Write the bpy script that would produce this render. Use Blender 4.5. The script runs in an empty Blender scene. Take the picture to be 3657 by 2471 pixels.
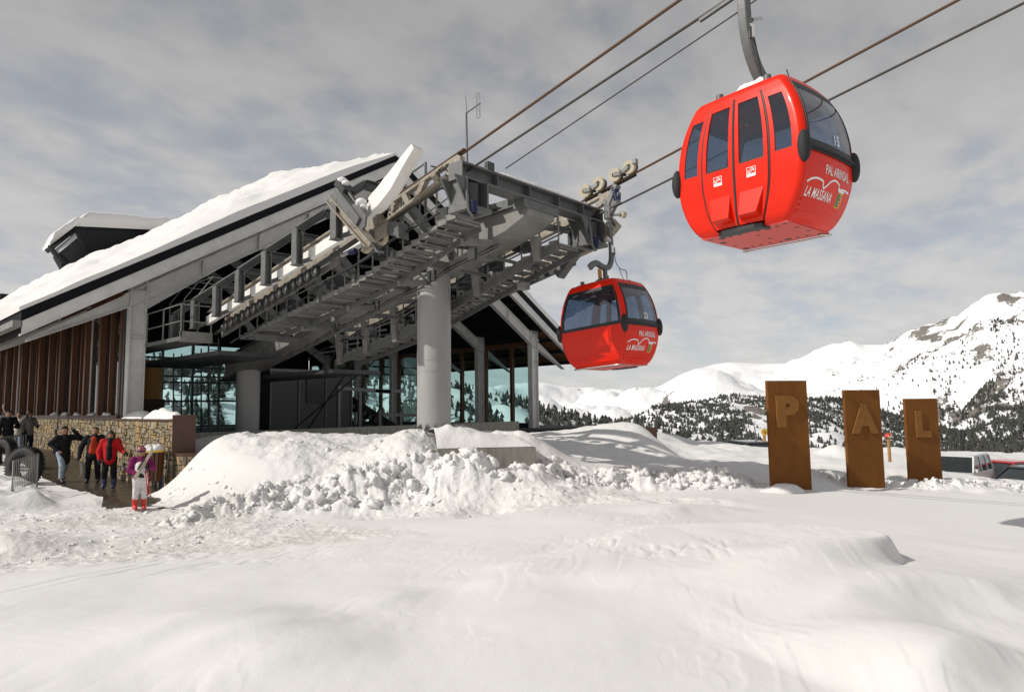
import bpy, bmesh, math, random
import numpy as np
from mathutils import Vector, Matrix

# ------------------------------------------------------------------ camera, sky, sun, exposure
sc = bpy.context.scene
COL = sc.collection
IW, IH = 3657.0, 2471.0
CXp, CYp = IW/2, IH/2
F = 2350.0
PITCH = math.atan(215/F); ROLL = 0.012
YAW = math.atan(2498/math.hypot(F, 215))
CAM = np.array([0, 0, 2.3])
FW = np.array([math.sin(YAW)*math.cos(PITCH), math.cos(YAW)*math.cos(PITCH), math.sin(PITCH)])
_r = np.array([math.cos(YAW), -math.sin(YAW), 0.0]); _u = np.cross(_r, FW)
RT = math.cos(ROLL)*_r - math.sin(ROLL)*_u
UP = math.cos(ROLL)*_u + math.sin(ROLL)*_r

cam_d = bpy.data.cameras.new('camera')
cam_d.sensor_width = 36.0; cam_d.lens = F/IW*36.0
cam_d.clip_start = 0.1; cam_d.clip_end = 20000
cam = bpy.data.objects.new('camera', cam_d); COL.objects.link(cam)
cam.matrix_world = Matrix(((RT[0], UP[0], -FW[0], CAM[0]), (RT[1], UP[1], -FW[1], CAM[1]), (RT[2], UP[2], -FW[2], CAM[2]), (0, 0, 0, 1)))
sc.camera = cam

SUN_DIR = np.array([-0.894, 0.447, 0.0])      # horizontal direction towards the sun
SUN_EL = math.radians(37.5)
sun_d = bpy.data.lights.new('sun', 'SUN'); sun_d.energy = 3.7; sun_d.angle = math.radians(0.6); sun_d.color = (1.0, 0.945, 0.865)
sun = bpy.data.objects.new('sun', sun_d); COL.objects.link(sun)
_h = SUN_DIR/np.linalg.norm(SUN_DIR)
_sv = Vector((_h[0]*math.cos(SUN_EL), _h[1]*math.cos(SUN_EL), math.sin(SUN_EL)))
sun.rotation_euler = _sv.to_track_quat('Z', 'Y').to_euler()
sun.location = (-40, -10, 60)

world = bpy.data.worlds.new('World'); sc.world = world; world.use_nodes = True
wn = world.node_tree.nodes; wl = world.node_tree.links; wn.clear()
def wnode(t, **k):
    n = wn.new(t)
    for a, b in k.items(): setattr(n, a, b)
    return n
w_out = wnode('ShaderNodeOutputWorld'); w_bg = wnode('ShaderNodeBackground'); w_bg.inputs['Strength'].default_value = 0.1
w_sky = wnode('ShaderNodeTexSky', sky_type='NISHITA'); w_sky.sun_disc = False
w_sky.sun_elevation = SUN_EL; w_sky.sun_rotation = math.atan2(_h[0], _h[1]); w_sky.altitude = 1800
w_tc = wnode('ShaderNodeTexCoord'); w_sep = wnode('ShaderNodeSeparateXYZ')
wl.new(w_tc.outputs['Generated'], w_sep.inputs[0])
def wmath(op, a, b=None, clamp=False):
    n = wnode('ShaderNodeMath', operation=op); n.use_clamp = clamp
    for i, v in enumerate((a, b)):
        if v is None: continue
        if isinstance(v, (int, float)): n.inputs[i].default_value = v
        else: wl.new(v, n.inputs[i])
    return n.outputs[0]
zc = wmath('MAXIMUM', w_sep.outputs[2], 0.0)
den = wmath('ADD', zc, 0.22)
cmb = wnode('ShaderNodeCombineXYZ')
wl.new(wmath('DIVIDE', w_sep.outputs[0], den), cmb.inputs[0]); wl.new(wmath('DIVIDE', w_sep.outputs[1], den), cmb.inputs[1])
wmap = wnode('ShaderNodeMapping'); wmap.inputs['Rotation'].default_value = (0, 0, math.radians(-20)); wmap.inputs['Scale'].default_value = (1.0, 1.2, 1.0)
wl.new(cmb.outputs[0], wmap.inputs[0])
def wnoise(scale, detail, rough, dist=0.0):
    n = wnode('ShaderNodeTexNoise'); n.inputs['Scale'].default_value = scale; n.inputs['Detail'].default_value = detail
    n.inputs['Roughness'].default_value = rough; n.inputs['Distortion'].default_value = dist
    wl.new(wmap.outputs[0], n.inputs['Vector']); return n.outputs[0]
n1 = wnoise(3.4, 6, 0.52, 0.2); n2 = wnoise(1.0, 3, 0.5); n3 = wnoise(9.0, 5, 0.55, 0.3)
cov = wmath('ADD', wmath('MULTIPLY', n1, 0.62), wmath('ADD', wmath('MULTIPLY', n2, 0.36), wmath('MULTIPLY', n3, 0.2)))
ramp = wnode('ShaderNodeValToRGB')
ramp.color_ramp.interpolation = 'EASE'
ramp.color_ramp.elements[0].position = 0.44; ramp.color_ramp.elements[0].color = (0, 0, 0, 1)
ramp.color_ramp.elements[1].position = 0.66; ramp.color_ramp.elements[1].color = (1, 1, 1, 1)
wl.new(cov, ramp.inputs[0])
mask = wmath('ADD', wmath('MULTIPLY', ramp.outputs[0], 0.30), 0.68, True)
hz = wnode('ShaderNodeMapRange'); hz.inputs['From Min'].default_value = 0.0; hz.inputs['From Max'].default_value = 0.62; hz.interpolation_type = 'SMOOTHSTEP'
hz.inputs['To Min'].default_value = 6.5; hz.inputs['To Max'].default_value = 3.75
wl.new(zc, hz.inputs['Value'])
bri = wmath('MULTIPLY', hz.outputs[0], wmath('ADD', 0.72, wmath('ADD', wmath('MULTIPLY', n1, 0.36), wmath('MULTIPLY', n3, 0.20))))
ccol = wnode('ShaderNodeCombineXYZ')
wl.new(wmath('MULTIPLY', bri, 1.0), ccol.inputs[0]); wl.new(wmath('MULTIPLY', bri, 0.985), ccol.inputs[1]); wl.new(wmath('MULTIPLY', bri, 0.975), ccol.inputs[2])
wmix = wnode('ShaderNodeMix', data_type='RGBA')
wl.new(mask, wmix.inputs[0]); wl.new(w_sky.outputs[0], wmix.inputs[6]); wl.new(ccol.outputs[0], wmix.inputs[7])
wl.new(wmix.outputs[2], w_bg.inputs['Color']); wl.new(w_bg.outputs[0], w_out.inputs[0])

sc.view_settings.view_transform = 'Standard'; sc.view_settings.look = 'None'
sc.view_settings.gamma = 1.0; sc.view_settings.use_curve_mapping = False
sc.view_settings.exposure = 0.0

random.seed(7); rng = np.random.default_rng(7)

# ------------------------------------------------------------------ pixel -> world helpers (photo pixels, plane known)
def ray(px, py): return FW + RT*(px-CXp)/F - UP*(py-CYp)/F
def onx(px, py, x): d = ray(px, py); return CAM + d*((x-CAM[0])/d[0])
def ony(px, py, y): d = ray(px, py); return CAM + d*((y-CAM[1])/d[1])
def onz(px, py, z): d = ray(px, py); return CAM + d*((z-CAM[2])/d[2])
def dep(px, py, D): return CAM + D*ray(px, py)

# ------------------------------------------------------------------ noise
def _hash(ix, iy, seed):
    h = (ix.astype(np.int64)*374761393 + iy.astype(np.int64)*668265263 + seed*974711) & 0x7fffffff
    h = ((h ^ (h >> 13))*1274126177) & 0x7fffffff
    return ((h ^ (h >> 16)) & 0xffff)/65535.0
def vnoise(x, y, seed=0):
    x0 = np.floor(x); y0 = np.floor(y); fx = x-x0; fy = y-y0
    fx = fx*fx*fx*(fx*(fx*6-15)+10); fy = fy*fy*fy*(fy*(fy*6-15)+10)
    a = _hash(x0, y0, seed); b = _hash(x0+1, y0, seed); c = _hash(x0, y0+1, seed); d = _hash(x0+1, y0+1, seed)
    return (a*(1-fx)+b*fx)*(1-fy) + (c*(1-fx)+d*fx)*fy - 0.5
def fbm(x, y, oct=5, seed=0, gain=0.5, lac=2.03):
    s = 0; a = 1.0
    for i in range(oct):
        s = s + a*vnoise(x, y, seed+i*17); x = x*lac+13.7; y = y*lac-7.3; a *= gain
    return s
def sstep(a, b, x):
    t = np.clip((x-a)/(b-a), 0, 1); return t*t*(3-2*t)

# ------------------------------------------------------------------ mesh builder
class MB:
    def __init__(s): s.v = []; s.f = []; s.sm = []
    def add(s, vs, fs, smooth=False):
        o = len(s.v); s.v += [tuple(map(float, v)) for v in vs]
        for f in fs: s.f.append(tuple(i+o for i in f)); s.sm.append(smooth)
        return s
    def box(s, lo, hi, M=None):
        x0, y0, z0 = lo; x1, y1, z1 = hi
        vs = [(x0,y0,z0),(x1,y0,z0),(x1,y1,z0),(x0,y1,z0),(x0,y0,z1),(x1,y0,z1),(x1,y1,z1),(x0,y1,z1)]
        if M is not None: vs = [tuple(M @ Vector(v)) for v in vs]
        return s.add(vs, [(0,3,2,1),(4,5,6,7),(0,1,5,4),(1,2,6,5),(2,3,7,6),(3,0,4,7)])
    def frame(s, p, q, up=(0,0,1)):
        p = np.array(p, float); q = np.array(q, float); d = q-p; L = np.linalg.norm(d); d = d/L
        u = np.array(up, float)
        if abs(d@u) > 0.98: u = np.array((0, 1.0, 0)) if abs(d[1]) < .9 else np.array((1.0, 0, 0))
        b = np.cross(d, u); b /= np.linalg.norm(b); u = np.cross(b, d)
        return p, q, d, b, u
    def beam(s, p, q, w, h=None, up=(0,0,1), w2=None, h2=None):
        h = w if h is None else h; w2 = w if w2 is None else w2; h2 = h if h2 is None else h2
        p, q, d, b, u = s.frame(p, q, up); vs = []
        for c, ww, hh in ((p, w, h), (q, w2, h2)):
            vs += [c-b*ww/2-u*hh/2, c+b*ww/2-u*hh/2, c+b*ww/2+u*hh/2, c-b*ww/2+u*hh/2]
        return s.add(vs, [(0,1,2,3),(7,6,5,4),(0,4,5,1),(1,5,6,2),(2,6,7,3),(3,7,4,0)])
    def ibeam(s, p, q, w, h, t=0.03, up=(0,0,1)):
        p, q, d, b, u = s.frame(p, q, up)
        s.beam(p+u*(h/2-t/2), q+u*(h/2-t/2), w, t, up); s.beam(p-u*(h/2-t/2), q-u*(h/2-t/2), w, t, up)
        return s.beam(p, q, t, h-2*t, up)
    def tube(s, pts, r, n=8, cap=True, smooth=True):
        pts = [np.array(p, float) for p in pts]; m = len(pts)
        rs = r if isinstance(r, (list, tuple, np.ndarray)) else [r]*m
        vs = []; prev = None
        for i, p in enumerate(pts):
            d = pts[min(i+1, m-1)]-pts[max(i-1, 0)]; d = d/(np.linalg.norm(d)+1e-12)
            if prev is None:
                a = np.array((0, 0, 1.0)) if abs(d[2]) < .9 else np.array((1.0, 0, 0)); b = np.cross(d, a)
            else: b = prev-d*(prev@d)
            b /= np.linalg.norm(b); prev = b; c = np.cross(d, b)
            for k in range(n):
                t = 2*math.pi*k/n; vs.append(p+rs[i]*(b*math.cos(t)+c*math.sin(t)))
        fs = [(i*n+k, i*n+(k+1)%n, (i+1)*n+(k+1)%n, (i+1)*n+k) for i in range(m-1) for k in range(n)]
        s.add(vs, fs, smooth)
        if cap: s.add([vs[k] for k in range(n)], [tuple(range(n))[::-1]]); s.add([vs[(m-1)*n+k] for k in range(n)], [tuple(range(n))])
        return s
    def cyl(s, p, q, r, n=16, r2=None): return s.tube([p, q], [r, r if r2 is None else r2], n)
    def ring(s, c, axis, ri, ro, th, n=20):
        c = np.array(c, float); a = np.array(axis, float); a /= np.linalg.norm(a)
        b = np.cross(a, (0,0,1) if abs(a[2]) < .9 else (1,0,0)); b /= np.linalg.norm(b); e = np.cross(a, b); vs = []
        for k in range(n):
            t = 2*math.pi*k/n; d = b*math.cos(t)+e*math.sin(t)
            vs += [c+d*ri-a*th/2, c+d*ro-a*th/2, c+d*ro+a*th/2, c+d*ri+a*th/2]
        fs = []
        for k in range(n):
            o = 4*k; p = 4*((k+1) % n)
            for j in range(4): fs.append((o+j, o+(j+1)%4, p+(j+1)%4, p+j))
        return s.add(vs, fs)
    def extrude(s, poly, vec):
        n = len(poly); vec = np.array(vec, float); P = [np.array(p, float) for p in poly]
        vs = P+[p+vec for p in P]
        return s.add(vs, [tuple(range(n))[::-1], tuple(range(n, 2*n))]+[(i, (i+1)%n, n+(i+1)%n, n+i) for i in range(n)])
    def platex(s, pts, x, t): return s.extrude([onx(a, b, x) for a, b in pts], (t, 0, 0))
    def sphere(s, c, r, n=8, m=6, sc=(1,1,1)):
        vs = [(c[0], c[1], c[2]+r*sc[2])]
        for i in range(1, m):
            a = math.pi*i/m
            for k in range(n):
                t = 2*math.pi*k/n; vs.append((c[0]+r*sc[0]*math.sin(a)*math.cos(t), c[1]+r*sc[1]*math.sin(a)*math.sin(t), c[2]+r*sc[2]*math.cos(a)))
        vs.append((c[0], c[1], c[2]-r*sc[2])); fs = [(0, 1+k, 1+(k+1)%n) for k in range(n)]
        for i in range(m-2):
            for k in range(n): fs.append((1+i*n+k, 1+(i+1)*n+k, 1+(i+1)*n+(k+1)%n, 1+i*n+(k+1)%n))
        b = len(vs)-1; o = 1+(m-2)*n
        fs += [(b, o+(k+1)%n, o+k) for k in range(n)]
        return s.add(vs, fs, True)
    def grid(s, P, smooth=True):
        r, c = P.shape[:2]; o = len(s.v); s.v += [tuple(p) for p in P.reshape(-1, 3).tolist()]
        for i in range(r-1):
            for j in range(c-1): s.f.append((o+i*c+j, o+i*c+j+1, o+(i+1)*c+j+1, o+(i+1)*c+j)); s.sm.append(smooth)
        return s
    def mesh(s, name):
        me = bpy.data.meshes.new(name); me.from_pydata(s.v, [], s.f)
        me.polygons.foreach_set('use_smooth', s.sm); me.update()
        bm = bmesh.new(); bm.from_mesh(me); bmesh.ops.recalc_face_normals(bm, faces=bm.faces); bm.to_mesh(me); bm.free()
        return me
    def build(s, name, mat, parent=None, bevel=0, **k):
        me = s.mesh(name); return link(name, me, mat, parent, bevel, **k)
def link(name, me, mat, parent=None, bevel=0, label=None, cat=None, group=None, kind=None, local=False):
    o = bpy.data.objects.new(name, me); COL.objects.link(o)
    if mat is not None and len(me.materials) == 0: me.materials.append(mat)
    if parent is not None:
        o.parent = parent
        if not local:
            p = parent; T = Matrix.Identity(4)
            while p is not None: T = p.matrix_basis.inverted() @ T if False else T; p = p.parent
            o.matrix_parent_inverse = wmat(parent).inverted()
    if bevel:
        b = o.modifiers.new('bevel', 'BEVEL'); b.width = bevel; b.segments = 1; b.limit_method = 'ANGLE'; b.angle_limit = 0.7
    tag(o, label, cat, group, kind); return o
def wmat(o):
    M = o.matrix_basis.copy()
    if o.parent is not None: M = wmat(o.parent) @ o.matrix_parent_inverse @ M
    return M
def tag(o, label=None, cat=None, group=None, kind=None):
    for k, v in (('label', label), ('category', cat), ('group', group), ('kind', kind)):
        if v: o[k] = v
def thing(name, loc, label, cat, group=None, rot=None):
    o = bpy.data.objects.new(name, None); COL.objects.link(o); o.empty_display_size = .2
    o.location = tuple(map(float, loc))
    if rot is not None: o.rotation_euler = rot
    o.matrix_basis = o.matrix_basis
    tag(o, label, cat, group); return o

# ------------------------------------------------------------------ materials
def mat(name, col, rough=.6, metal=0, var=0.0, vscale=3.0, bump=0.0, bscale=20.0, spec=.5, col2=None, stretch=None, coat=0):
    m = bpy.data.materials.new(name); m.use_nodes = True; nt = m.node_tree; b = nt.nodes['Principled BSDF']
    b.inputs['Base Color'].default_value = (*col, 1); b.inputs['Roughness'].default_value = rough; b.inputs['Metallic'].default_value = metal
    b.inputs['Specular IOR Level'].default_value = spec
    if coat: b.inputs['Coat Weight'].default_value = coat; b.inputs['Coat Roughness'].default_value = .08
    if var or bump or col2:
        tc = nt.nodes.new('ShaderNodeTexCoord'); mp = nt.nodes.new('ShaderNodeMapping'); nt.links.new(tc.outputs['Object'], mp.inputs[0])
        if stretch: mp.inputs['Scale'].default_value = stretch
    if var or col2:
        n = nt.nodes.new('ShaderNodeTexNoise'); n.inputs['Scale'].default_value = vscale; n.inputs['Detail'].default_value = 7; n.inputs['Roughness'].default_value = .65
        nt.links.new(mp.outputs[0], n.inputs['Vector'])
        r = nt.nodes.new('ShaderNodeValToRGB'); r.color_ramp.elements[0].position = .3; r.color_ramp.elements[1].position = .7
        c2 = col2 or tuple(min(1, c*(1+var)) for c in col); c1 = col if col2 else tuple(c*(1-var) for c in col)
        r.color_ramp.elements[0].color = (*c1, 1); r.color_ramp.elements[1].color = (*c2, 1)
        nt.links.new(n.outputs[0], r.inputs[0]); nt.links.new(r.outputs[0], b.inputs['Base Color'])
        mr = nt.nodes.new('ShaderNodeMapRange'); mr.inputs['To Min'].default_value = max(0, rough-.12); mr.inputs['To Max'].default_value = min(1, rough+.12)
        nt.links.new(n.outputs[0], mr.inputs[0]); nt.links.new(mr.outputs[0], b.inputs['Roughness'])
    if bump:
        n2 = nt.nodes.new('ShaderNodeTexNoise'); n2.inputs['Scale'].default_value = bscale; n2.inputs['Detail'].default_value = 6
        nt.links.new(mp.outputs[0], n2.inputs['Vector'])
        bp = nt.nodes.new('ShaderNodeBump'); bp.inputs['Strength'].default_value = bump; bp.inputs['Distance'].default_value = .03
        nt.links.new(n2.outputs[0], bp.inputs['Height']); nt.links.new(bp.outputs[0], b.inputs['Normal'])
    return m
def glass(name, tint, refl=0.06, rough=0.0, ior=1.5, body=None, bodyf=0.0):
    m = bpy.data.materials.new(name); m.use_nodes = True; nt = m.node_tree; nt.nodes.clear()
    o = nt.nodes.new('ShaderNodeOutputMaterial'); t = nt.nodes.new('ShaderNodeBsdfTransparent'); t.inputs[0].default_value = (*tint, 1)
    g = nt.nodes.new('ShaderNodeBsdfGlossy'); g.inputs['Roughness'].default_value = rough; g.inputs[0].default_value = (.95, .97, 1, 1)
    lw = nt.nodes.new('ShaderNodeLayerWeight'); lw.inputs[0].default_value = .5
    pw = nt.nodes.new('ShaderNodeMath'); pw.operation = 'POWER'; pw.inputs[1].default_value = 3.2; nt.links.new(lw.outputs['Facing'], pw.inputs[0])
    fr = nt.nodes.new('ShaderNodeMath'); fr.operation = 'MULTIPLY_ADD'; fr.inputs[1].default_value = .75; fr.inputs[2].default_value = refl; nt.links.new(pw.outputs[0], fr.inputs[0])
    mx = nt.nodes.new('ShaderNodeMixShader'); src = t.outputs[0]
    if body:
        d = nt.nodes.new('ShaderNodeBsdfDiffuse'); d.inputs[0].default_value = (*body, 1); m2 = nt.nodes.new('ShaderNodeMixShader'); m2.inputs[0].default_value = bodyf
        nt.links.new(src, m2.inputs[1]); nt.links.new(d.outputs[0], m2.inputs[2]); src = m2.outputs[0]
    nt.links.new(fr.outputs[0], mx.inputs[0]); nt.links.new(src, mx.inputs[1]); nt.links.new(g.outputs[0], mx.inputs[2]); nt.links.new(mx.outputs[0], o.inputs[0])
    return m
def snow_mat(name, fine=.35, attr=False, tintv=(.735, .73, .722)):
    m = bpy.data.materials.new(name); m.use_nodes = True; nt = m.node_tree; b = nt.nodes['Principled BSDF']; L = nt.links.new
    b.inputs['Base Color'].default_value = (*tintv, 1); b.inputs['Roughness'].default_value = .75; b.inputs['Specular IOR Level'].default_value = .25
    tc = nt.nodes.new('ShaderNodeTexCoord')
    n1 = nt.nodes.new('ShaderNodeTexNoise'); n1.inputs['Scale'].default_value = 55; n1.inputs['Detail'].default_value = 5; n1.inputs['Roughness'].default_value = .6
    n2 = nt.nodes.new('ShaderNodeTexNoise'); n2.inputs['Scale'].default_value = 9; n2.inputs['Detail'].default_value = 6; n2.inputs['Roughness'].default_value = .6
    for n in (n1, n2): L(tc.outputs['Object'], n.inputs['Vector'])
    b1 = nt.nodes.new('ShaderNodeBump'); b1.inputs['Strength'].default_value = fine*.5; b1.inputs['Distance'].default_value = .012
    b2 = nt.nodes.new('ShaderNodeBump'); b2.inputs['Strength'].default_value = fine; b2.inputs['Distance'].default_value = .05
    L(n1.outputs[0], b1.inputs['Height']); L(n2.outputs[0], b2.inputs['Height']); L(b1.outputs[0], b2.inputs['Normal']); L(b2.outputs[0], b.inputs['Normal'])
    if attr:
        a = nt.nodes.new('ShaderNodeAttribute'); a.attribute_name = 'rough'
        mu = nt.nodes.new('ShaderNodeMath'); mu.operation = 'MULTIPLY_ADD'; mu.inputs[1].default_value = .75; mu.inputs[2].default_value = .06
        L(a.outputs['Fac'], mu.inputs[0]); L(mu.outputs[0], b2.inputs['Strength'])
        d = nt.nodes.new('ShaderNodeAttribute'); d.attribute_name = 'dirt'
        mx = nt.nodes.new('ShaderNodeMix'); mx.data_type = 'RGBA'; mx.inputs[6].default_value = (*tintv, 1); mx.inputs[7].default_value = (.50, .46, .41, 1)
        mm = nt.nodes.new('ShaderNodeMath'); mm.operation = 'MULTIPLY'; L(d.outputs['Fac'], mm.inputs[0]); L(n2.outputs[0], mm.inputs[1])
        L(mm.outputs[0], mx.inputs[0]); L(mx.outputs[2], b.inputs['Base Color'])
    return m
M = {}
M['snow_ground'] = snow_mat('snow_ground', attr=True)
M['snow'] = snow_mat('snow_loose', .4)
M['snow_far'] = mat('snow_far', (.85, .86, .88), .8)
M['steel'] = mat('galvanised_steel', (.135, .138, .138), .5, .3, var=.22, vscale=4, bump=.08, bscale=30)
M['steel_dark'] = mat('dark_steel', (.06, .063, .066), .5, .4, var=.25, vscale=5)
M['steel_lite'] = mat('pale_steel', (.25, .247, .235), .5, .1, vscale=2.2, col2=(.15, .147, .14), bump=.08, bscale=25)
M['saddle'] = mat('stained_steel', (.36, .335, .29), .55, .2, vscale=5, col2=(.22, .18, .13), bump=.1)
M['white_paint'] = mat('white_paint', (.78, .77, .74), .45, 0, var=.06, vscale=6)
M['frame'] = mat('painted_frame', (.60, .595, .58), .5, 0, var=.12, vscale=2.5)
M['frame_in'] = M['frame']
M['pillar'] = mat('pillar_grey', (.33, .33, .325), .55, .1, var=.10, vscale=2, bump=.05, bscale=12, stretch=(1, 1, .25))
M['black'] = mat('black_paint', (.012, .013, .015), .45)
M['rubber'] = mat('rubber', (.018, .018, .02), .75, bump=.1)
M['roof'] = mat('roof_metal', (.008, .009, .011), .7, 0, spec=.12)
M['slate'] = mat('slate_cladding', (.016, .017, .019), .75, 0, var=.3, vscale=2, spec=.15)
M['wood'] = mat('red_wood', (.14, .048, .014), .5, 0, vscale=3, col2=(.07, .024, .008), stretch=(6, 6, .5), bump=.15, bscale=10)
M['soffit'] = mat('soffit_wood', (.18, .085, .035), .6, 0, vscale=4, col2=(.12, .055, .022), stretch=(1, .2, 1))
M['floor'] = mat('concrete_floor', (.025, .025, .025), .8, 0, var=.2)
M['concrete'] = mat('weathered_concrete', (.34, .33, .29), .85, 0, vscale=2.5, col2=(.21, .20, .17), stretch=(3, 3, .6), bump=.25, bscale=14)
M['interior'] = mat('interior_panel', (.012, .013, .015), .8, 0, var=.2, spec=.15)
M['cabin_panel'] = mat('booth_panel', (.055, .058, .058), .6)
M['corten'] = mat('rusted_steel', (.15, .054, .010), .8, 0, spec=.2, vscale=3.5, col2=(.195, .077, .016), stretch=(1, 1, .35), bump=.15, bscale=30)
M['corten_letter'] = mat('rusted_letter', (.20, .086, .021), .8, 0, spec=.2, vscale=7, col2=(.25, .115, .033), bump=.15, bscale=30)
M['corten_dark'] = mat('brown_steel', (.085, .042, .028), .6, .1, var=.2, vscale=3)
M['mortar'] = mat('mortar', (.10, .082, .055), .95, bump=.3)
for i, c in enumerate(((.24,.175,.09),(.29,.22,.13),(.19,.15,.09),(.26,.21,.15),(.33,.23,.11),(.18,.16,.125),(.33,.28,.20))):
    M['stone%d' % i] = mat('stone_%s' % 'abcdefg'[i], c, .85, 0, var=.25, vscale=9, bump=.4, bscale=18)
M['asphalt'] = mat('wet_paving', (.022, .019, .015), .3, 0, vscale=1.2, col2=(.075, .063, .045), bump=.25, bscale=12)
M['glass'] = glass('teal_glass', (.72, .87, .86), refl=.04)
M['glass_side'] = glass('wall_glass', (.42, .50, .50), body=(.05, .06, .06), bodyf=.10)
M['cab_glass'] = glass('cabin_glass', (.58, .65, .74), refl=.09, body=(.04, .06, .09), bodyf=.08)
M['red'] = mat('red_gloss', (.70, .016, .0015), .34, 0, spec=.2, coat=.22, var=.05, vscale=3)
M['red_floor'] = mat('red_floor', (.60, .06, .045), .4)
M['white'] = mat('white_print', (.80, .80, .79), .5)
M['chrome'] = mat('bright_steel', (.6, .6, .58), .3, .8)
M['rope'] = mat('rusty_rope', (.10, .055, .03), .7, .2, var=.3, vscale=30)
M['rope_dark'] = mat('haul_rope', (.06, .052, .045), .6, .3, var=.4, vscale=60)
M['blue'] = mat('blue_spring', (.012, .02, .07), .4)
M['orange'] = mat('orange_machine', (.45, .20, .03), .5)
M['cream'] = mat('cream_wheel', (.42, .37, .28), .6, 0, var=.15, vscale=8)
M['rock'] = mat('rock', (.23, .18, .13), .9, 0, vscale=.2, col2=(.34, .29, .23))
M['tree'] = mat('far_conifers', (.026, .030, .024), .9, 0, vscale=.35, col2=(.085, .086, .078))  # lightened a little: distance haze is put into the conifer colour

# ------------------------------------------------------------------ terrain
cp = []
def cz(px, py, z): p = onz(px, py, z); cp.append((p[0], p[1], z))
def cd(px, py, D): p = dep(px, py, D); cp.append(tuple(p))
cp += [(0, 0, .66), (-3, -3, .66), (4, -6, .5), (-6, 4, .5), (-12, -12, .4), (12, -14, -.3), (-8, 14, .1)]
for px, z in ((0, .60), (900, .66), (1800, .66), (2700, .62), (3657, .55)): cz(px, 2471, z)
for px, z in ((-300, .35), (0, .42), (900, .55), (1800, .60), (2700, .60), (3657, .50), (4100, .4)): cz(px, 2200, z)
for px, z in ((0, .12), (700, .25), (1300, .38), (1900, .50), (2500, .50), (3100, .42), (3657, .36)): cz(px, 2010, z)
for px, py, z in ((0, 1962, .03), (700, 1895, .05), (1300, 1862, .10), (1900, 1830, .26), (2200, 1802, .26), (2500, 1772, .20), (2830, 1742, .09), (3085, 1728, -.03), (3300, 1715, -.14), (3657, 1708, -.28)): cz(px, py, z)
for px, py in ((-200, 1850), (100, 1850), (500, 1820), (300, 1760), (230, 1720), (-100, 1700), (600, 1752), (575, 1775), (555, 1800), (530, 1770)): cz(px, py, 0)
cz(645, 1742, .04); cz(665, 1715, .22); cz(640, 1790, .06)
for px, py, z in ((1000, 1855, 0), (1500, 1842, .02), (1750, 1822, .05), (700, 1800, .12), (1100, 1785, .2), (1500, 1772, .25), (1900, 1745, .24), (2250, 1738, .20), (2550, 1735, .15)): cz(px, py, z)
for px, py, D in ((735, 1690, 17.0), (800, 1665, 16.8), (1000, 1665, 16.2), (1300, 1662, 15.8), (1480, 1660, 15.8), (725, 1600, 18.8), (850, 1566, 18.7), (1000, 1590, 18.3), (1150, 1582, 18.2), (1330, 1592, 17.8), (1480, 1540, 17.6), (1548, 1545, 17.8), (1620, 1540, 18.2), (1800, 1545, 18.0), (1880, 1575, 17.6),
                  (1600, 1700, 15.4), (1850, 1690, 15.6), (1590, 1662, 16.0), (1740, 1668, 16.0), (1890, 1672, 16.1), (1680, 1672, 17.0), (1800, 1672, 17.0), (1960, 1660, 19.5), (2150, 1655, 19.5), (1960, 1590, 23), (2100, 1518, 25), (2290, 1512, 25), (2200, 1580, 23), (2380, 1618, 25), (2250, 1700, 17.5), (2560, 1690, 18.5), (2620, 1625, 25), (2480, 1602, 33), (2650, 1600, 33), (3000, 1660, 22.5), (3200, 1660, 24),
                  (3440, 1694, 23), (3560, 1698, 23), (3657, 1702, 23)): cd(px, py, D)
for px in (3360, 3480, 3620): p = dep(px, 1640, 28); cp.append((p[0], p[1], -1.75)); p = dep(px, 1640, 31); cp.append((p[0], p[1], -1.7))
for px, py, D in ((3390, 1615, 36), (3500, 1620, 36), (3640, 1650, 36)): cd(px, py, D)
for px in (2400, 2800, 3200, 3657): p = dep(px, 1600, 52); cp.append((p[0], p[1], -1.8)); p = dep(px, 1600, 90); cp.append((p[0], p[1], -6.0))
for x, y, z in ((9, 21.5, 1.2), (13, 21.5, 1.1), (9, 23.6, 1.3), (14, 23.5, 1.05), (20, 22, .8), (24, 20, .9), (12, 30, .7), (20, 30, .6), (28, 28, .5), (12, 48, .5), (26, 48, .3), (36, 30, .3), (34, 22, .6), (30, 17, .5), (30, 60, -2), (0, 60, -.5), (-10, 40, .2), (2.5, 30, .45), (2.2, 22, .4), (3.2, 38, .4), (60, 60, -6), (0, 100, -3), (90, 10, -6), (100, 100, -10)): cp.append((x, y, z))
cp = np.array(cp)
_c2 = .8
def _phi(d2): return np.sqrt(d2+_c2)
_A = _phi(((cp[:, None, :2]-cp[None, :, :2])**2).sum(-1)); n = len(cp)
_P = np.concatenate([np.ones((n, 1)), cp[:, :2]/50], 1)
_S = np.zeros((n+3, n+3)); _S[:n, :n] = _A+np.eye(n)*-.02; _S[:n, n:] = _P; _S[n:, :n] = _P.T
_W = np.linalg.solve(_S, np.concatenate([cp[:, 2], np.zeros(3)]))
def rbf(x, y):
    out = np.zeros(x.shape)
    for i in range(n): out += _W[i]*_phi((x-cp[i, 0])**2+(y-cp[i, 1])**2)
    out = out+_W[n]+(_W[n+1]*x+_W[n+2]*y)/50
    return out
def seg_dist(x, y, pts):
    best = np.full(x.shape, 1e9)
    for a, b in zip(pts[:-1], pts[1:]):
        d = b-a; t = np.clip(((x-a[0])*d[0]+(y-a[1])*d[1])/(d@d), 0, 1)
        best = np.minimum(best, np.hypot(x-a[0]-t*d[0], y-a[1]-t*d[1]))
    return best
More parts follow.
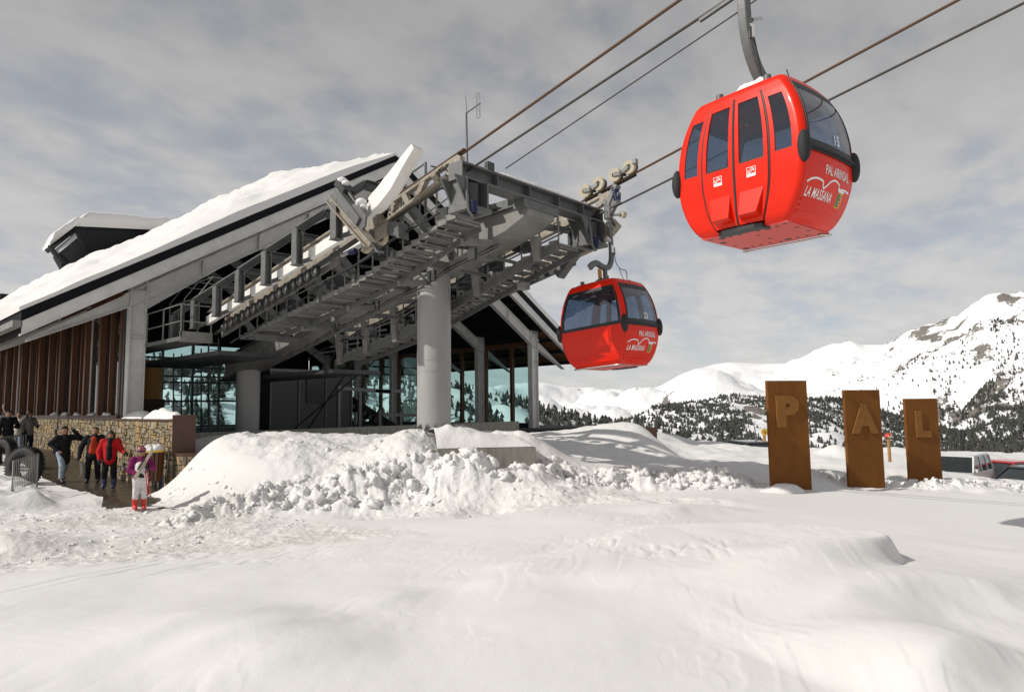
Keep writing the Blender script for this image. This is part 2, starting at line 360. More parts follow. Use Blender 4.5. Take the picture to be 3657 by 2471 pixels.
def inside(x, y, pts):
    c = np.zeros(x.shape, bool)
    for a, b in zip(pts, np.roll(pts, -1, 0)):
        with np.errstate(divide='ignore', invalid='ignore'):
            k = ((a[1] > y) != (b[1] > y)) & (x < (b[0]-a[0])*(y-a[1])/(b[1]-a[1]+1e-12)+a[0])
        c ^= k
    return c
lip = np.array([onz(a, b, .5)[:2] for a, b in ((2300, 1885), (2800, 1888), (3040, 1915), (3165, 1958), (3205, 2000), (3150, 2050), (3030, 2090), (2820, 2175), (2600, 2260), (2200, 2330), (1700, 2300), (1800, 2050))])
ridge = np.array([onz(a, b, .15)[:2] for a, b in ((640, 1838), (740, 1820), (900, 1805), (1200, 1792), (1500, 1785), (1750, 1775), (2000, 1752), (2300, 1740), (2650, 1728))])
ridge2 = np.array([onz(a, b, .05)[:2] for a, b in ((2900, 1712), (3050, 1708), (3450, 1706), (3657, 1704))])
def _pl(pts, z):
    P_ = np.array([onz(a, b, z)[:2] for a, b in pts]); t_ = np.arange(len(P_)); q_ = np.linspace(0, len(P_)-1, 6*(len(P_)-1)+1)
    c_ = np.stack([np.interp(q_, t_, P_[:, 0]), np.interp(q_, t_, P_[:, 1])], 1)
    for _ in range(12): c_[1:-1] = (c_[:-2]+2*c_[1:-1]+c_[2:])/4
    return c_
# ridge lines of the drifts: gentle on the left of the line's direction, sharp on its right
DUNES = [(_pl(((60, 2500), (420, 2365), (760, 2270), (1150, 2170)), .58), .10, .9, .24), (_pl(((330, 2500), (700, 2385), (1020, 2290), (1350, 2205)), .58), .08, .7, .22),
         (_pl(((2700, 2245), (2950, 2190), (3300, 2145), (3657, 2085), (4000, 2030)), .58), .26, 1.5, .28), (_pl(((3020, 2500), (3200, 2440), (3500, 2370), (3800, 2310)), .6), .26, 1.0, .26),
         (_pl(((500, 2490), (1000, 2400), (1450, 2345)), .62), .09, .7, .24), (_pl(((2270, 1862), (2420, 1836), (2720, 1806)), .3), .17, 1.2, .28), (_pl(((-500, 1955), (-100, 1950), (90, 1962), (190, 1980)), .08), .30, 1.0, .34),
         (_pl(((1500, 2140), (1800, 2110), (2100, 2090)), .5), .055, .6, .2), (_pl(((2050, 2160), (2350, 2120), (2600, 2110)), .52), .055, .6, .2), (_pl(((1250, 2260), (1420, 2180), (1560, 2120)), .5), .055, .6, .2)]
def zpath(y): return .62*sstep(25.5, 33.5, y)
def height(x, y):
    z = rbf(x, y)
    r = np.hypot(x, y)
    rough = np.zeros(x.shape); dirt = np.zeros(x.shape)
    # wind-packed foreground
    fg = 1-sstep(10.5, 13.5, r + .0*x)
    swell = fbm(x*.22+3, y*.16, 4, 5)*.16
    ca, sa = math.cos(.55), math.sin(.55)
    u = x*ca+y*sa; v = -x*sa+y*ca
    sast = np.abs(fbm(u*.55+fbm(x*.5, y*.5, 2, 9)*1.2, v*1.9, 4, 21))
    z = z+swell*sstep(2, 6, r)*(1-sstep(11.5, 14, r)*.75) - .016*sstep(.12, .0, sast)*fg*sstep(-.1, .25, fbm(x*.3, y*.3, 2, 77))
    z += fbm(x*1.7, y*1.7, 4, 31)*.010*fg
    tn = (fbm(u*.34+.9*fbm(x*.5, y*.5, 3, 15), v*1.0, 5, 27, .55)+.5)*3.6; fr_ = tn-np.floor(tn)
    crust = np.floor(tn)+sstep(.72, 1.0, fr_)-tn
    z += .0065*crust*fg*sstep(.0, .30, fbm(x*.35+7, y*.35, 3, 78))*sstep(2.5, 4, r)
    # drift with a sharp lip
    ins = inside(x, y, lip); d = seg_dist(x, y, np.vstack([lip, lip[:1]])); sd = np.where(ins, d, -d)
    w = .10+.35*np.clip(1-np.exp(-((x-lip[4, 0])**2+(y-lip[4, 1])**2)/2.2), 0, 1)
    z += .30*sstep(-1, 1, sd/w)*np.exp(-np.maximum(sd, 0)/2.6)*np.exp(-((x-lip[4, 0])**2+(y-lip[4, 1])**2)/14.0)
    for L, am, wg, ws in DUNES:
        best = np.full(x.shape, 1e9); sg = np.zeros(x.shape); al = np.zeros(x.shape); nseg = len(L)-1; ks = 0
        wob = fbm(x*.9, y*.9, 3, 19)*.22
        for p_, q_ in zip(L[:-1], L[1:]):
            d_ = q_-p_; t_ = np.clip(((x-p_[0])*d_[0]+(y-p_[1])*d_[1])/(d_@d_), 0, 1); ex = x-p_[0]-t_*d_[0]; ey = y-p_[1]-t_*d_[1]; dd_ = np.hypot(ex, ey)
            cr = (d_[0]*(y-p_[1])-d_[1]*(x-p_[0]))/np.linalg.norm(d_); m = dd_ < best; best = np.where(m, dd_, best); sg = np.where(m, cr, sg); al = np.where(m, (ks+t_)/nseg, al); ks += 1
        sd_ = np.where(sg >= 0, best, -best)+wob
        z += am*np.where(sd_ > 0, np.exp(-(sd_/wg)**2), np.exp(-(sd_/ws)**2))*np.clip(np.sin(np.pi*al), 0, 1)**1.6
    # path level beside the stone wall
    onp = sstep(19.4, 20.6, y)*(1-sstep(7.25, 7.6, x))
    left = sstep(5.0, 4.0, x-.02*(y-20)+fbm(x*.9, y*.5, 3, 6)*.7)
    z = z*(1-onp) + onp*(np.where(True, left*(.30+fbm(x*.8, y*.8, 4, 3)*.3), 0)-.03+zpath(y)+fbm(x*1.2, y*1.2, 4, 14)*.03)
    # slush yard
    yard = (1-sstep(6.3, 7.6, x))*sstep(10.3, 11.5, r)*(1-sstep(19, 21, y))
    rough = np.maximum(rough, yard*.8); dirt = np.maximum(dirt, yard*(.35+.8*fbm(x*.5, y*.5, 3, 8)))
    z += yard*(fbm(x*2.5, y*2.5, 5, 41, .6)*.055)
    # ploughed snow in front of the station
    D = x*FW[0]+y*FW[1]
    md = sstep(13.0, 14.5, D)*(1-sstep(20.5, 23, D))*sstep(7.3, 8.6, x)*(1-sstep(12.5, 14.5, x))
    z += md*(fbm(x*.75, y*.75, 5, 51, .52)*.27 + np.abs(fbm(x*3.1, y*3.1, 4, 61, .6))*.05)
    rough = np.maximum(rough, md)
    dirt = np.maximum(dirt, md*sstep(0.0, .5, fbm(x*.35, y*.35, 3, 88))*.3)
    rd = seg_dist(x, y, ridge)
    k = np.exp(-(rd/.5)**2)
    lump = np.abs(fbm(x*2.3, y*2.3, 3, 71, .6))+.7*np.maximum(0, .22-np.abs(fbm(x*4.2+fbm(x*2, y*2, 2, 79), y*4.2, 4, 72, .65))); lump2 = np.maximum(fbm(x*1.1, y*1.1, 3, 73), -.1)
    z += k*(-.02+.50*lump+.40*lump2)
    rough = np.maximum(rough, k)
    k2 = np.exp(-(seg_dist(x, y, ridge2)/.4)**2); z += k2*(.08+.35*np.abs(fbm(x*3, y*3, 4, 75, .6))); rough = np.maximum(rough, k2*.8)
    # heaps to the right
    rt = sstep(15, 18, x)*sstep(16.5, 19, D)*(1-sstep(60, 90, D))
    z += rt*fbm(x*.35, y*.35, 5, 91, .5)*.34
    hp = dep(3010, 1590, 33); z += .95*np.exp(-((x-hp[0])**2+(y-hp[1])**2)/1.3)
    # under the station
    bl = sstep(23.7, 24.6, y)*sstep(7.3, 7.6, x)*(1-sstep(33, 35, x))
    z = z*(1-bl)+bl*np.minimum(z, .75)
    far = sstep(55, 120, r); z = z*(1-far)+far*np.maximum(-6-.10*(r-55), -70)
    return z, np.clip(rough, 0, 1), np.clip(dirt, 0, 1)
def ground(x, y): return float(height(np.array([float(x)]), np.array([float(y)]))[0][0])

az = np.concatenate([np.linspace(0, 93, 860), np.linspace(93, 360, 90)[1:-1]])
az = np.radians(np.append(az, 360.0))
rr = np.concatenate([[.02, .6], np.geomspace(1.2, 9, 270), np.geomspace(9, 40, 420)[1:], np.geomspace(40, 120, 60)[1:], np.geomspace(120, 9000, 30)[1:]])
RR, AZ = np.meshgrid(rr, az, indexing='ij')
GX = RR*np.sin(AZ); GY = RR*np.cos(AZ)
GZ, GR, GD = height(GX.ravel(), GY.ravel())
nr, na = RR.shape
V = np.stack([GX.ravel(), GY.ravel(), GZ], 1)
idx = np.arange(nr*na).reshape(nr, na)
Q = np.stack([idx[:-1, :-1], idx[:-1, 1:], idx[1:, 1:], idx[1:, :-1]], -1).reshape(-1, 4)
def fast_mesh(name, V, Q, smooth=True):
    me = bpy.data.meshes.new(name); k = Q.shape[1]
    me.vertices.add(len(V)); me.vertices.foreach_set('co', V.astype(np.float32).ravel())
    me.loops.add(Q.size); me.loops.foreach_set('vertex_index', Q.astype(np.int32).ravel())
    me.polygons.add(len(Q)); me.polygons.foreach_set('loop_start', np.arange(0, Q.size, k, dtype=np.int32))
    me.polygons.foreach_set('use_smooth', np.full(len(Q), smooth)); me.update(calc_edges=True); me.validate(); return me
gm = fast_mesh('ground', V, Q[:, ::-1])
for nm, arr in (('rough', GR), ('dirt', GD)):
    a = gm.attributes.new(nm, 'FLOAT', 'POINT'); a.data.foreach_set('value', arr.astype(np.float32))
link('snow_ground', gm, M['snow_ground'], kind='structure', label='wind-drifted snow covering the ground in front of the station')

# wet path beside the stone wall
def path_mesh():
    P = []
    ys = np.linspace(16.3, 60, 120)
    for y in ys:
        lo = 5.05 + .35*fbm(np.array([y*.5]), np.array([3.]), 3, 2)[0] + (.0 if y > 19 else -.1) + max(0, (18.0-y))*.55
        hi = 7.34 if y > 20.3 else 7.30-max(0, 20.3-y)*.32
        P.append([(lo+(hi-lo)*t, y, .006) for t in np.linspace(0, 1, 14)])
    P = np.array(P); P[..., 2] += zpath(P[..., 1])+fbm(P[..., 0]*1.3, P[..., 1]*1.3, 4, 12)*.02 - sstep(.25, 0, np.linspace(0, 1, 14))[None, :]*.25
    return P
MB().grid(path_mesh()).build('path', M['asphalt'], kind='structure', label='wet brown path along the foot of the stone wall')

# ------------------------------------------------------------------ hills and forest
RGW = .95
def ribbon(pts, D0, D1, zb, seed, amp, rows=60, step=7, prof=1.0, back=1.25):
    pts = np.array(pts, float); pxs = np.arange(pts[0, 0], pts[-1, 0]+1, step)
    top = np.interp(pxs, pts[:, 0], pts[:, 1])
    t = np.linspace(0, 1, rows); G = np.zeros((rows+6, len(pxs), 3))
    for j, (px, py) in enumerate(zip(pxs, top)):
        d = ray(px, py); d = d/np.hypot(d[0], d[1])
        zt = CAM[2]+d[2]*D1
        for i, tt in enumerate(t):
            D = D0+(D1-D0)*tt
            G[i, j] = (d[0]*D, d[1]*D, zb+(zt-zb)*tt**prof)
        for i in range(6):
            D = D1*(1+(back-1)*(i+1)/6); G[rows+i, j] = (d[0]*D, d[1]*D, zt-(zt-zb)*.6*((i+1)/6)**1.3)
    sc_ = 6.0/(D1-D0)
    nz = fbm(G[..., 0]*sc_, G[..., 1]*sc_, 6, seed, .5)
    rg = 1-2*np.abs(fbm(G[..., 0]*sc_*.8+5, G[..., 1]*sc_*.8, 4, seed+5))
    fade = np.ones(rows+6); fade[:rows] = np.sin(np.clip(t*1.05, 0, 1)*math.pi)**.6+.12; fade[rows:] = .12
    G[..., 2] += (nz*amp+(rg-.7)*amp*RGW)*fade[:, None]
    return G, rows
def ribbon_obj(name, G, label, mats=None, rockfn=None):
    r, c = G.shape[:2]; idx = np.arange(r*c).reshape(r, c)
    Q = np.stack([idx[:-1, :-1], idx[:-1, 1:], idx[1:, 1:], idx[1:, :-1]], -1).reshape(-1, 4)
    me = fast_mesh(name, G.reshape(-1, 3), Q)
    if rockfn is not None:
        a = me.attributes.new('rock', 'FLOAT', 'POINT'); a.data.foreach_set('value', rockfn.astype(np.float32).ravel())
    return link(name, me, mats, kind='structure', label=label)
def mountain_mat(name, rscale):
    m = bpy.data.materials.new(name); m.use_nodes = True; nt = m.node_tree; b = nt.nodes['Principled BSDF']; L = nt.links.new
    b.inputs['Roughness'].default_value = .85; b.inputs['Specular IOR Level'].default_value = .1
    a = nt.nodes.new('ShaderNodeAttribute'); a.attribute_name = 'rock'
    tc = nt.nodes.new('ShaderNodeTexCoord'); n1 = nt.nodes.new('ShaderNodeTexNoise'); n1.inputs['Scale'].default_value = rscale; n1.inputs['Detail'].default_value = 9; n1.inputs['Roughness'].default_value = .68
    L(tc.outputs['Object'], n1.inputs['Vector'])
    ad = nt.nodes.new('ShaderNodeMath'); ad.operation = 'ADD'; L(a.outputs['Fac'], ad.inputs[0]); L(n1.outputs[0], ad.inputs[1])
    rp = nt.nodes.new('ShaderNodeValToRGB'); rp.color_ramp.elements[0].position = .92; rp.color_ramp.elements[1].position = .97
    rp.color_ramp.elements[0].color = (.84, .85, .87, 1); rp.color_ramp.elements[1].color = (.20, .185, .17, 1)
    L(ad.outputs[0], rp.inputs[0]); L(rp.outputs[0], b.inputs['Base Color'])
    bp = nt.nodes.new('ShaderNodeBump'); bp.inputs['Strength'].default_value = .5; bp.inputs['Distance'].default_value = 6; L(n1.outputs[0], bp.inputs['Height']); L(bp.outputs[0], b.inputs['Normal'])
    return m
M['mount'] = mountain_mat('mountain_snow_rock', .08); M['mount2'] = mountain_mat('hill_snow_rock', .06)

def sample_ribbon(G, rows, N, dens, seed):
    rg = np.random.default_rng(seed); out = []
    c = G.shape[1]
    while len(out) < N:
        a = rg.random((N*3, 3)); i = a[:, 0]*(rows-1.01); j = a[:, 1]*(c-1.01)
        keep = dens(i/(rows-1), j/(c-1)) > a[:, 2]
        i = i[keep]; j = j[keep]; i0 = i.astype(int); j0 = j.astype(int); fi = (i-i0)[:, None]; fj = (j-j0)[:, None]
        P = (G[i0, j0]*(1-fi)+G[i0+1, j0]*fi)*(1-fj)+(G[i0, j0+1]*(1-fi)+G[i0+1, j0+1]*fi)*fj
        out += P.tolist()
    return np.array(out[:N])
def forest(name, P, hmin, hmax, label, seed, tiers=3, sides=6, slim=.26, parts=None):
    rg = np.random.default_rng(seed); Vs = []; Fs = []; o = 0
    for p in P:
        h = hmin+(hmax-hmin)*rg.random()**1.3; wv = h*slim*(.75+.6*rg.random())
        top = np.array([p[0]+rg.normal()*h*.03, p[1]+rg.normal()*h*.03, p[2]+h])
        for k in range(tiers):
            z0 = p[2]+h*(.10+.9*k/tiers*.9); z1 = p[2]+h*min(1.0, .52+.48*(k+1)/tiers) if k < tiers-1 else top[2]
            rad = wv*(1-k/tiers*.72)*(.85+.3*rg.random())
            a0 = rg.random()*6.28; off = rg.normal(size=2)*wv*.15
            ring = []
            for s in range(sides):
                rr_ = rad*(.55+.75*rg.random()); a = a0+6.283*s/sides
                ring.append((p[0]+off[0]+rr_*math.cos(a), p[1]+off[1]+rr_*math.sin(a), z0+h*.09*rg.normal()))
            Vs += ring+[(top[0]+off[0]*.3, top[1]+off[1]*.3, z1)]
            Fs += [(o+s, o+(s+1) % sides, o+sides) for s in range(sides)]; o += sides+1
    me = fast_mesh(name, np.array(Vs), np.array(Fs), False)
    return link(name, me, M['tree'], label=label, cat='forest', kind='stuff')

# far white ridge with the rocky peak at right
far_pts = [(1500, 1420), (1750, 1402), (1900, 1398), (2000, 1392), (2060, 1388), (2200, 1404), (2330, 1390), (2450, 1332), (2550, 1298), (2610, 1290), (2720, 1297), (2850, 1291), (2960, 1264), (3050, 1250), (3150, 1258), (3200, 1244), (3260, 1212), (3300, 1190), (3345, 1188), (3420, 1168), (3480, 1122), (3580, 1086), (3657, 1066), (3800, 1030), (4100, 1010)]
G3, r3 = ribbon(far_pts, 620, 3000, -62, 3, 110, rows=110, step=6, prof=1.05)
tt, jj = np.meshgrid(np.linspace(0, 1, G3.shape[0]), np.linspace(1500, 4100, G3.shape[1]), indexing='ij')
rk = fbm(G3[..., 0]*.016, G3[..., 1]*.016, 5, 33, .65)*.62
rkm = sstep(2850, 3250, jj)*.335 + sstep(3350, 3500, jj)*sstep(.72, .9, tt)*.16 - .02
rk = rk+rkm-.035+.10*np.abs(fbm(G3[..., 0]*.05, G3[..., 1]*.05, 3, 35))
ribbon_obj('mountain', G3, 'snow covered mountain ridge rising to a rocky peak at right', M['mount'], rk)
def dens3(t, j):
    px = 1500+j*2600; d = sstep(2780, 3050, px)*sstep(.62, .22, t)
    cl = np.clip(fbm(px*.012, t*14, 4, 44)*2.2+.35, 0, 1)
    return np.clip(d*(.05+cl**1.6*.95)+sstep(.34, .16, t)*sstep(2800, 3000, px)*.3, 0, 1)*(1-sstep(.6, .76, t))
forest('mountain_forest', sample_ribbon(G3, r3, 15000, dens3, 5), 4.5, 10, 'dark conifers scattered over the snowy mountainside at right', 5, tiers=2, sides=5, slim=.27)

# wooded spur in the middle distance
sp_pts = [(2180, 1530), (2280, 1490), (2330, 1452), (2400, 1444), (2450, 1442), (2540, 1425), (2620, 1408), (2740, 1420), (2830, 1432), (2900, 1440), (3000, 1475), (3120, 1520), (3250, 1570)]
G2, r2 = ribbon(sp_pts, 260, 1000, -30, 13, 20, rows=60, step=6, prof=1.1)
rk2 = fbm(G2[..., 0]*.02, G2[..., 1]*.02, 4, 63, .6)*.7
t2, j2 = np.meshgrid(np.linspace(0, 1, G2.shape[0]), np.linspace(2180, 3250, G2.shape[1]), indexing='ij')
scar = np.exp(-((j2-2690-(.62-t2)*260)/45)**2)*sstep(.25, .4, t2)*sstep(.92, .75, t2)
ribbon_obj('wooded_spur', G2, 'wooded snowy spur with a rocky scar behind the letters', M['mount2'], rk2+scar*.42-.05)
def dens2(t, j):
    px = 2180+j*1070; s = np.exp(-((px-2690-(.62-t)*260)/60)**2)*sstep(.25, .4, t)*sstep(.92, .75, t)
    return np.clip(.95-s*1.2, 0, 1)*np.clip(.55+fbm(px*.01, t*10, 3, 47)*1.3, .1, 1)
forest('spur_forest', sample_ribbon(G2, r2, 13000, dens2, 6), 2.2, 5.4, 'dense dark conifer wood on the spur behind the rusted letters', 6, tiers=2, sides=5, slim=.34)

# wooded hillside behind the station
hl_pts = [(-500, 1330), (200, 1300), (500, 1285), (760, 1290), (1000, 1325), (1300, 1345), (1500, 1348), (1610, 1362), (1750, 1405), (1890, 1446), (1960, 1475), (2100, 1492), (2250, 1505), (2420, 1530)]
G1, r1 = ribbon(hl_pts, 85, 330, -9, 23, 8, rows=50, step=9, prof=1.15)
ribbon_obj('hillside', G1, 'snowy hillside behind the station', M['snow_far'])
def dens1(t, j):
    px = -500+j*2920
    return np.clip(.6+fbm(px*.008, t*9, 3, 49)*1.3, .05, 1)*sstep(.04, .12, t)
forest('hillside_forest', sample_ribbon(G1, r1, 5200, dens1, 7), 2.0, 4.8, 'conifer wood on the hillside seen behind and through the station', 7, tiers=4, sides=6, slim=.24)

# ------------------------------------------------------------------ station building
XC, RZ, SL = 18.2, 14.15, 0.625           # ridge line x, ridge z (top of roof edge), roof slope
XL, XR, XEL, XER = 7.5, 29.3, 4.2, 32.2
YG, YB = 24.6, 52.0
def rz(x): return RZ-SL*abs(x-XC)
ST = thing('station_building', (XC, YG, 0), 'gable-roofed cable car station with steel portal frames and glazed sides', 'building')
# roof panels (two slopes), dark edge
for side, xe in ((-1, XEL), (1, XER)):
    mb = MB()
    P = [(xe, YG, rz(xe)), (XC, YG, RZ), (XC, YG, RZ-.30), (xe, YG, rz(xe)-.30)]
    mb.extrude(P, (0, YB+1.0-YG, 0)); rp = mb.build('roof_slope', M['roof'], ST)
    # soffit boards under the eave
    xi = XL-.1 if side < 0 else XR+.1
    nb = 14
    for k in range(nb):
        a = xe+(xi-xe)*k/nb; b = xe+(xi-xe)*(k+.93)/nb
        MB().extrude([(a, YG+.35, rz(a)-.42), (b, YG+.35, rz(b)-.42), (b, YG+.35, rz(b)-.46), (a, YG+.35, rz(a)-.46)], (0, YB-YG-.6, 0)).build('soffit_board', M['soffit'], ST)
    # pale gable fascia beam under the dark edge
    MB().extrude([(xe+side*-.05, YG+.06, rz(xe)-.302), (XC, YG+.06, RZ-.302), (XC, YG+.06, RZ-.78), (xe+side*-.05, YG+.06, rz(xe)-.72)], (0, .12, 0)).build('fascia_beam', M['frame'], ST)
    MB().extrude([(xe, YG+.03, rz(xe)-.72), (XC, YG+.03, RZ-.782), (XC, YG+.03, RZ-.84), (xe, YG+.03, rz(xe)-.78)], (0, .2, 0)).build('fascia_flange', M['frame'], ST)
    # eave gutter
    MB().beam((xe-.08*-side, YG+.1, rz(xe)-.40), (xe-.08*-side, YB, rz(xe)-.40), .22, .2).build('gutter', M['steel_lite'], ST)
# portal frames
frames_y = [25.75+4.55*k for k in range(6)]
RD = .56
def raf(x): return rz(x)-.98-RD/2
for i, y in enumerate(frames_y):
    up = (0, 0, 1)
    for side, xc in ((-1, XL+.25), (1, XR-.25)):
        col = MB().ibeam((xc, y, .8), (xc, y, raf(xc)+.62), .34, .55, .035, up=(1, 0, 0))
        for zz in (4.9, 6.55): col.box((xc-.26, y-.17, zz), (xc+.26, y+.17, zz+.03))
        col.build('column', M['frame'], ST)
        xe = XEL+.35 if side < 0 else XER-.35
        xs = xc+side*.28
        MB().ibeam((xs, y, raf(xs)), (XC, y, raf(XC)), .30, RD, .035).build('rafter', M['frame'], ST)
        tp = MB().extrude([(xs, y-.02, raf(xs)+RD/2), (xe, y-.02, raf(xe)+RD/2), (xe, y-.02, raf(xe)+RD/2-.07), (xs, y-.02, raf(xs)-RD/2+.05)], (0, .04, 0))
        tp.beam((xs, y, raf(xs)-RD/2+.05), (xe, y, raf(xe)+RD/2-.08), .28, .03).build('tapered_rafter_end', M['frame'], ST)
        MB().box((xc-.272, y-.03, raf(xc)-.36), (xc+.272, y+.03, raf(xc)+.615)).build('column_cap', M['frame'], ST)
        s = -side; kx = xc+s*.28
        kn = MB().extrude([(kx, y-.02, 5.95), (kx, y-.02, raf(kx)-RD/2), (kx+s*2.9, y-.02, raf(kx+s*2.9)-RD/2+.02)], (0, .04, 0))
        a = np.array((kx, y, 5.95)); b = np.array((kx+s*2.9, y, raf(kx+s*2.9)-RD/2)); kn.beam(a, b, .26, .035)
        kn.build('knee_plate', M['frame'], ST)
        for q in (2.2, 4.4, 6.6, 8.8):
            x = xc+s*q; MB().box((x-.015, y-.15, raf(x)-RD/2-.05), (x+.015, y+.15, raf(x)+RD/2)).build('stiffener', M['frame'], ST)
# purlins
for k in range(14):
    for side in (-1, 1):
        x = XC+side*(.7+k*1.0)
        if XEL+.2 < x < XER-.2:
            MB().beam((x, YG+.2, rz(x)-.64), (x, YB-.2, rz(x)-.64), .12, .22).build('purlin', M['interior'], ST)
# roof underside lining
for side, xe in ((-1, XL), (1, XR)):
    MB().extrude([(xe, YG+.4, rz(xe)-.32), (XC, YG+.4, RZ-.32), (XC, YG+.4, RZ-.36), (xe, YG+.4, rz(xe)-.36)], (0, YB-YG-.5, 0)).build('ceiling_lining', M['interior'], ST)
# deck slab and concrete kerb
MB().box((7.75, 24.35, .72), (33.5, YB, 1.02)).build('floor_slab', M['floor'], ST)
MB().box((9.2, 24.1, .75), (26.0, 24.34, 1.50)).build('deck_kerb', M['concrete'], ST, .02)
# left wall: timber fins and panes
ys = [26.55+1.96*k for k in range(13)]
MB().box((7.36, 26.2, 2.02), (7.7, YB, 2.14)).build('sill', M['wood'], ST)
MB().box((7.42, 26.2, 6.38), (7.7, YB, 6.62)).build('window_head', M['wood'], ST)
MB().box((7.45, 25.98, 2.0), (7.62, 26.22, 6.7)).build('dark_trim', M['steel_dark'], ST)
MB().box((7.42, 26.22, 2.14), (7.66, 26.45, 6.38)).build('fin', M['wood'], ST)
for k, y in enumerate(ys):
    MB().box((7.30, y+1.72, 2.14), (7.66, y+1.94, 6.38)).build('fin', M['wood'], ST)
    MB().box((7.50, y-.08, 2.142), (7.52, y+1.72, 6.378)).build('window_pane', M['glass_side'], ST)
    if k % 2 == 0: MB().box((7.38, y+.75, 2.143), (7.62, y+.85, 6.377)).build('thin_fin', M['wood'], ST)
MB().box((7.70, 26.0, 6.62), (7.78, YB, 7.6)).build('wall_panel', M['interior'], ST)
MB().box((7.5, 25.9, .5), (7.72, YB, 2.018)).build('wall_base', M['steel_dark'], ST)
# right wall: windows between frames
for i in range(len(frames_y)):
    y0 = frames_y[i]+.28; y1 = (frames_y[i+1] if i+1 < len(frames_y) else YB)-.28
    ym = y0+(y1-y0)*.42
    MB().box((29.22, y0, .8), (29.40, y1, 1.30)).build('wall_base', M['steel_dark'], ST)
    MB().box((29.22, y0, 5.9), (29.40, y1, 6.15)).build('window_head', M['wood'], ST)
    MB().box((29.22, y0, 6.15), (29.36, y1, 7.3)).build('wall_panel', M['interior'], ST)
    for a, b in ((y0, y0+.12), (ym-.1, ym+.1), (y1-.12, y1)): MB().box((29.2, a, 1.3), (29.42, b, 5.9)).build('mullion', M['wood'], ST)
    for a, b in ((y0+.12, ym-.1), (ym+.1, y1-.12)): MB().box((29.30, a, 1.3), (29.32, b, 5.9)).build('window_pane', M['glass'], ST)
# back wall: glazed middle bay
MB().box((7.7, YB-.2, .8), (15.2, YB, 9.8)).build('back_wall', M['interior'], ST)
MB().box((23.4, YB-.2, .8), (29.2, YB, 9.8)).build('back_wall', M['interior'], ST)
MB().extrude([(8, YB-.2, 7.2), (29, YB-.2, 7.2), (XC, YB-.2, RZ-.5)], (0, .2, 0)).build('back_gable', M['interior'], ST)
for x in (15.2, 17.35, 19.5, 21.5, 23.25): MB().box((x, YB-.25, .8), (x+.16, YB, 7.2)).build('mullion', M['steel_dark'], ST)
for z in (1.0, 2.9, 4.3, 4.75, 5.4, 6.1): MB().box((15.36, YB-.19, z), (23.25, YB-.04, z+.14)).build('transom', M['steel_dark'], ST)
for x0, x1 in ((15.36, 17.35), (17.51, 19.5), (19.66, 21.5), (21.66, 23.25)): MB().box((x0, YB-.12, .95), (x1, YB-.10, 7.2)).build('window_pane', M['glass'], ST)
# dormer on the left roof slope
DY = 33.5
E1, E2 = np.array((5.2, 40.5, 0)), None
dk = [onx(263, 812, 6.5+1.0), onx(530, 823, 6.5+5.3), onx(325, 905, 6.5+1.9)]
dp = [onx(a, b, x) for a, b, x in ((178, 880, 6.4), (263, 812, 7.5), (560, 824, 12.2))]
cheek = MB().extrude([dp[1]+np.array((0, 0, -.05)), dp[2], onx(560, 860, 12.2), onx(330, 915, 8.4)], (0, .5, 0)); cheek.build('dormer_cheek', M['slate'], ST)
MB().extrude([onx(263, 808, 7.5), onx(560, 820, 12.2), onx(560, 832, 12.2), onx(263, 820, 7.5)], (0, 1.6, 0)).build('dormer_roof', M['roof'], ST)
MB().extrude([onx(176, 880, 6.4), onx(263, 810, 7.5), onx(272, 826, 7.5), onx(190, 893, 6.4)], (0, .9, 0)).build('dormer_hip', M['roof'], ST)
MB().extrude([onx(196, 893, 6.5), onx(268, 832, 7.5), onx(276, 850, 7.5), onx(205, 908, 6.5)], (.0, .3, 0)).build('dormer_rafter', M['frame'], ST)
MB().extrude([onx(205, 908, 6.5), onx(276, 850, 7.5), onx(330, 915, 8.4), onx(235, 960, 6.6)], (.0, .8, 0)).build('dormer_wall', M['slate'], ST)
MB().beam(onx(178, 882, 6.35), onx(228, 948, 6.35), .14, .14).build('dormer_gutter', M['roof'], ST)

# snow lying on the roof
def roof_snow():
    mb = MB()
    nx, ny = 90, 70
    t = np.linspace(0, 1, nx); X = XEL-.05+(XC+2.2-XEL)*t; Y = YG-.03+(YB+1.15-YG)*np.linspace(0, 1, ny)**1.5
    XX, YY = np.meshgrid(X, Y)
    base = np.where(XX < XC, RZ-SL*np.abs(XX-XC), RZ-SL*np.abs(XX-XC))
    th = .78+.42*sstep(6, 13, XX)+fbm(XX*.28, YY*.16, 4, 101)*.40
    th *= .55+.45*sstep(XEL-.3, XEL+2.0, XX)
    th *= 1-.55*sstep(XC-3.2, XC+1.2, XX)
    edge = np.clip((YY-YG)/4.2, 0, 1)**.75
    th = th*(.24+.76*edge) + np.abs(fbm(XX*.7+YY*.2, YY*1.5, 5, 107, .6))*.34*sstep(0, 1, YY-YG) - .10*sstep(.1, .0, np.abs(fbm(XX*.35, YY*.9, 3, 111)))*edge
    th = np.maximum(th, .12)
    th *= 1-sstep(XC+1.0, XC+2.2, XX)*.97
    Pt = np.stack([XX-.18*th, YY-.0*th, base+th+.01], -1); Pb = np.stack([XX, YY, base+.012], -1)
    mb.grid(Pt)
    for A, B in ((Pt[0], Pb[0]), (Pt[-1], Pb[-1]), (Pt[:, 0], Pb[:, 0]), (Pt[:, -1], Pb[:, -1])): mb.grid(np.stack([A, B], 0))
    return mb
roof_snow().build('roof_snow', M['snow'], label='thick snow blanket on the left slope of the station roof', cat='snow', kind='stuff')
mb = MB(); X = np.linspace(XC+.9, XER+.1, 60); Y = np.linspace(YG-.02, YB, 30); XX, YY = np.meshgrid(X, Y)
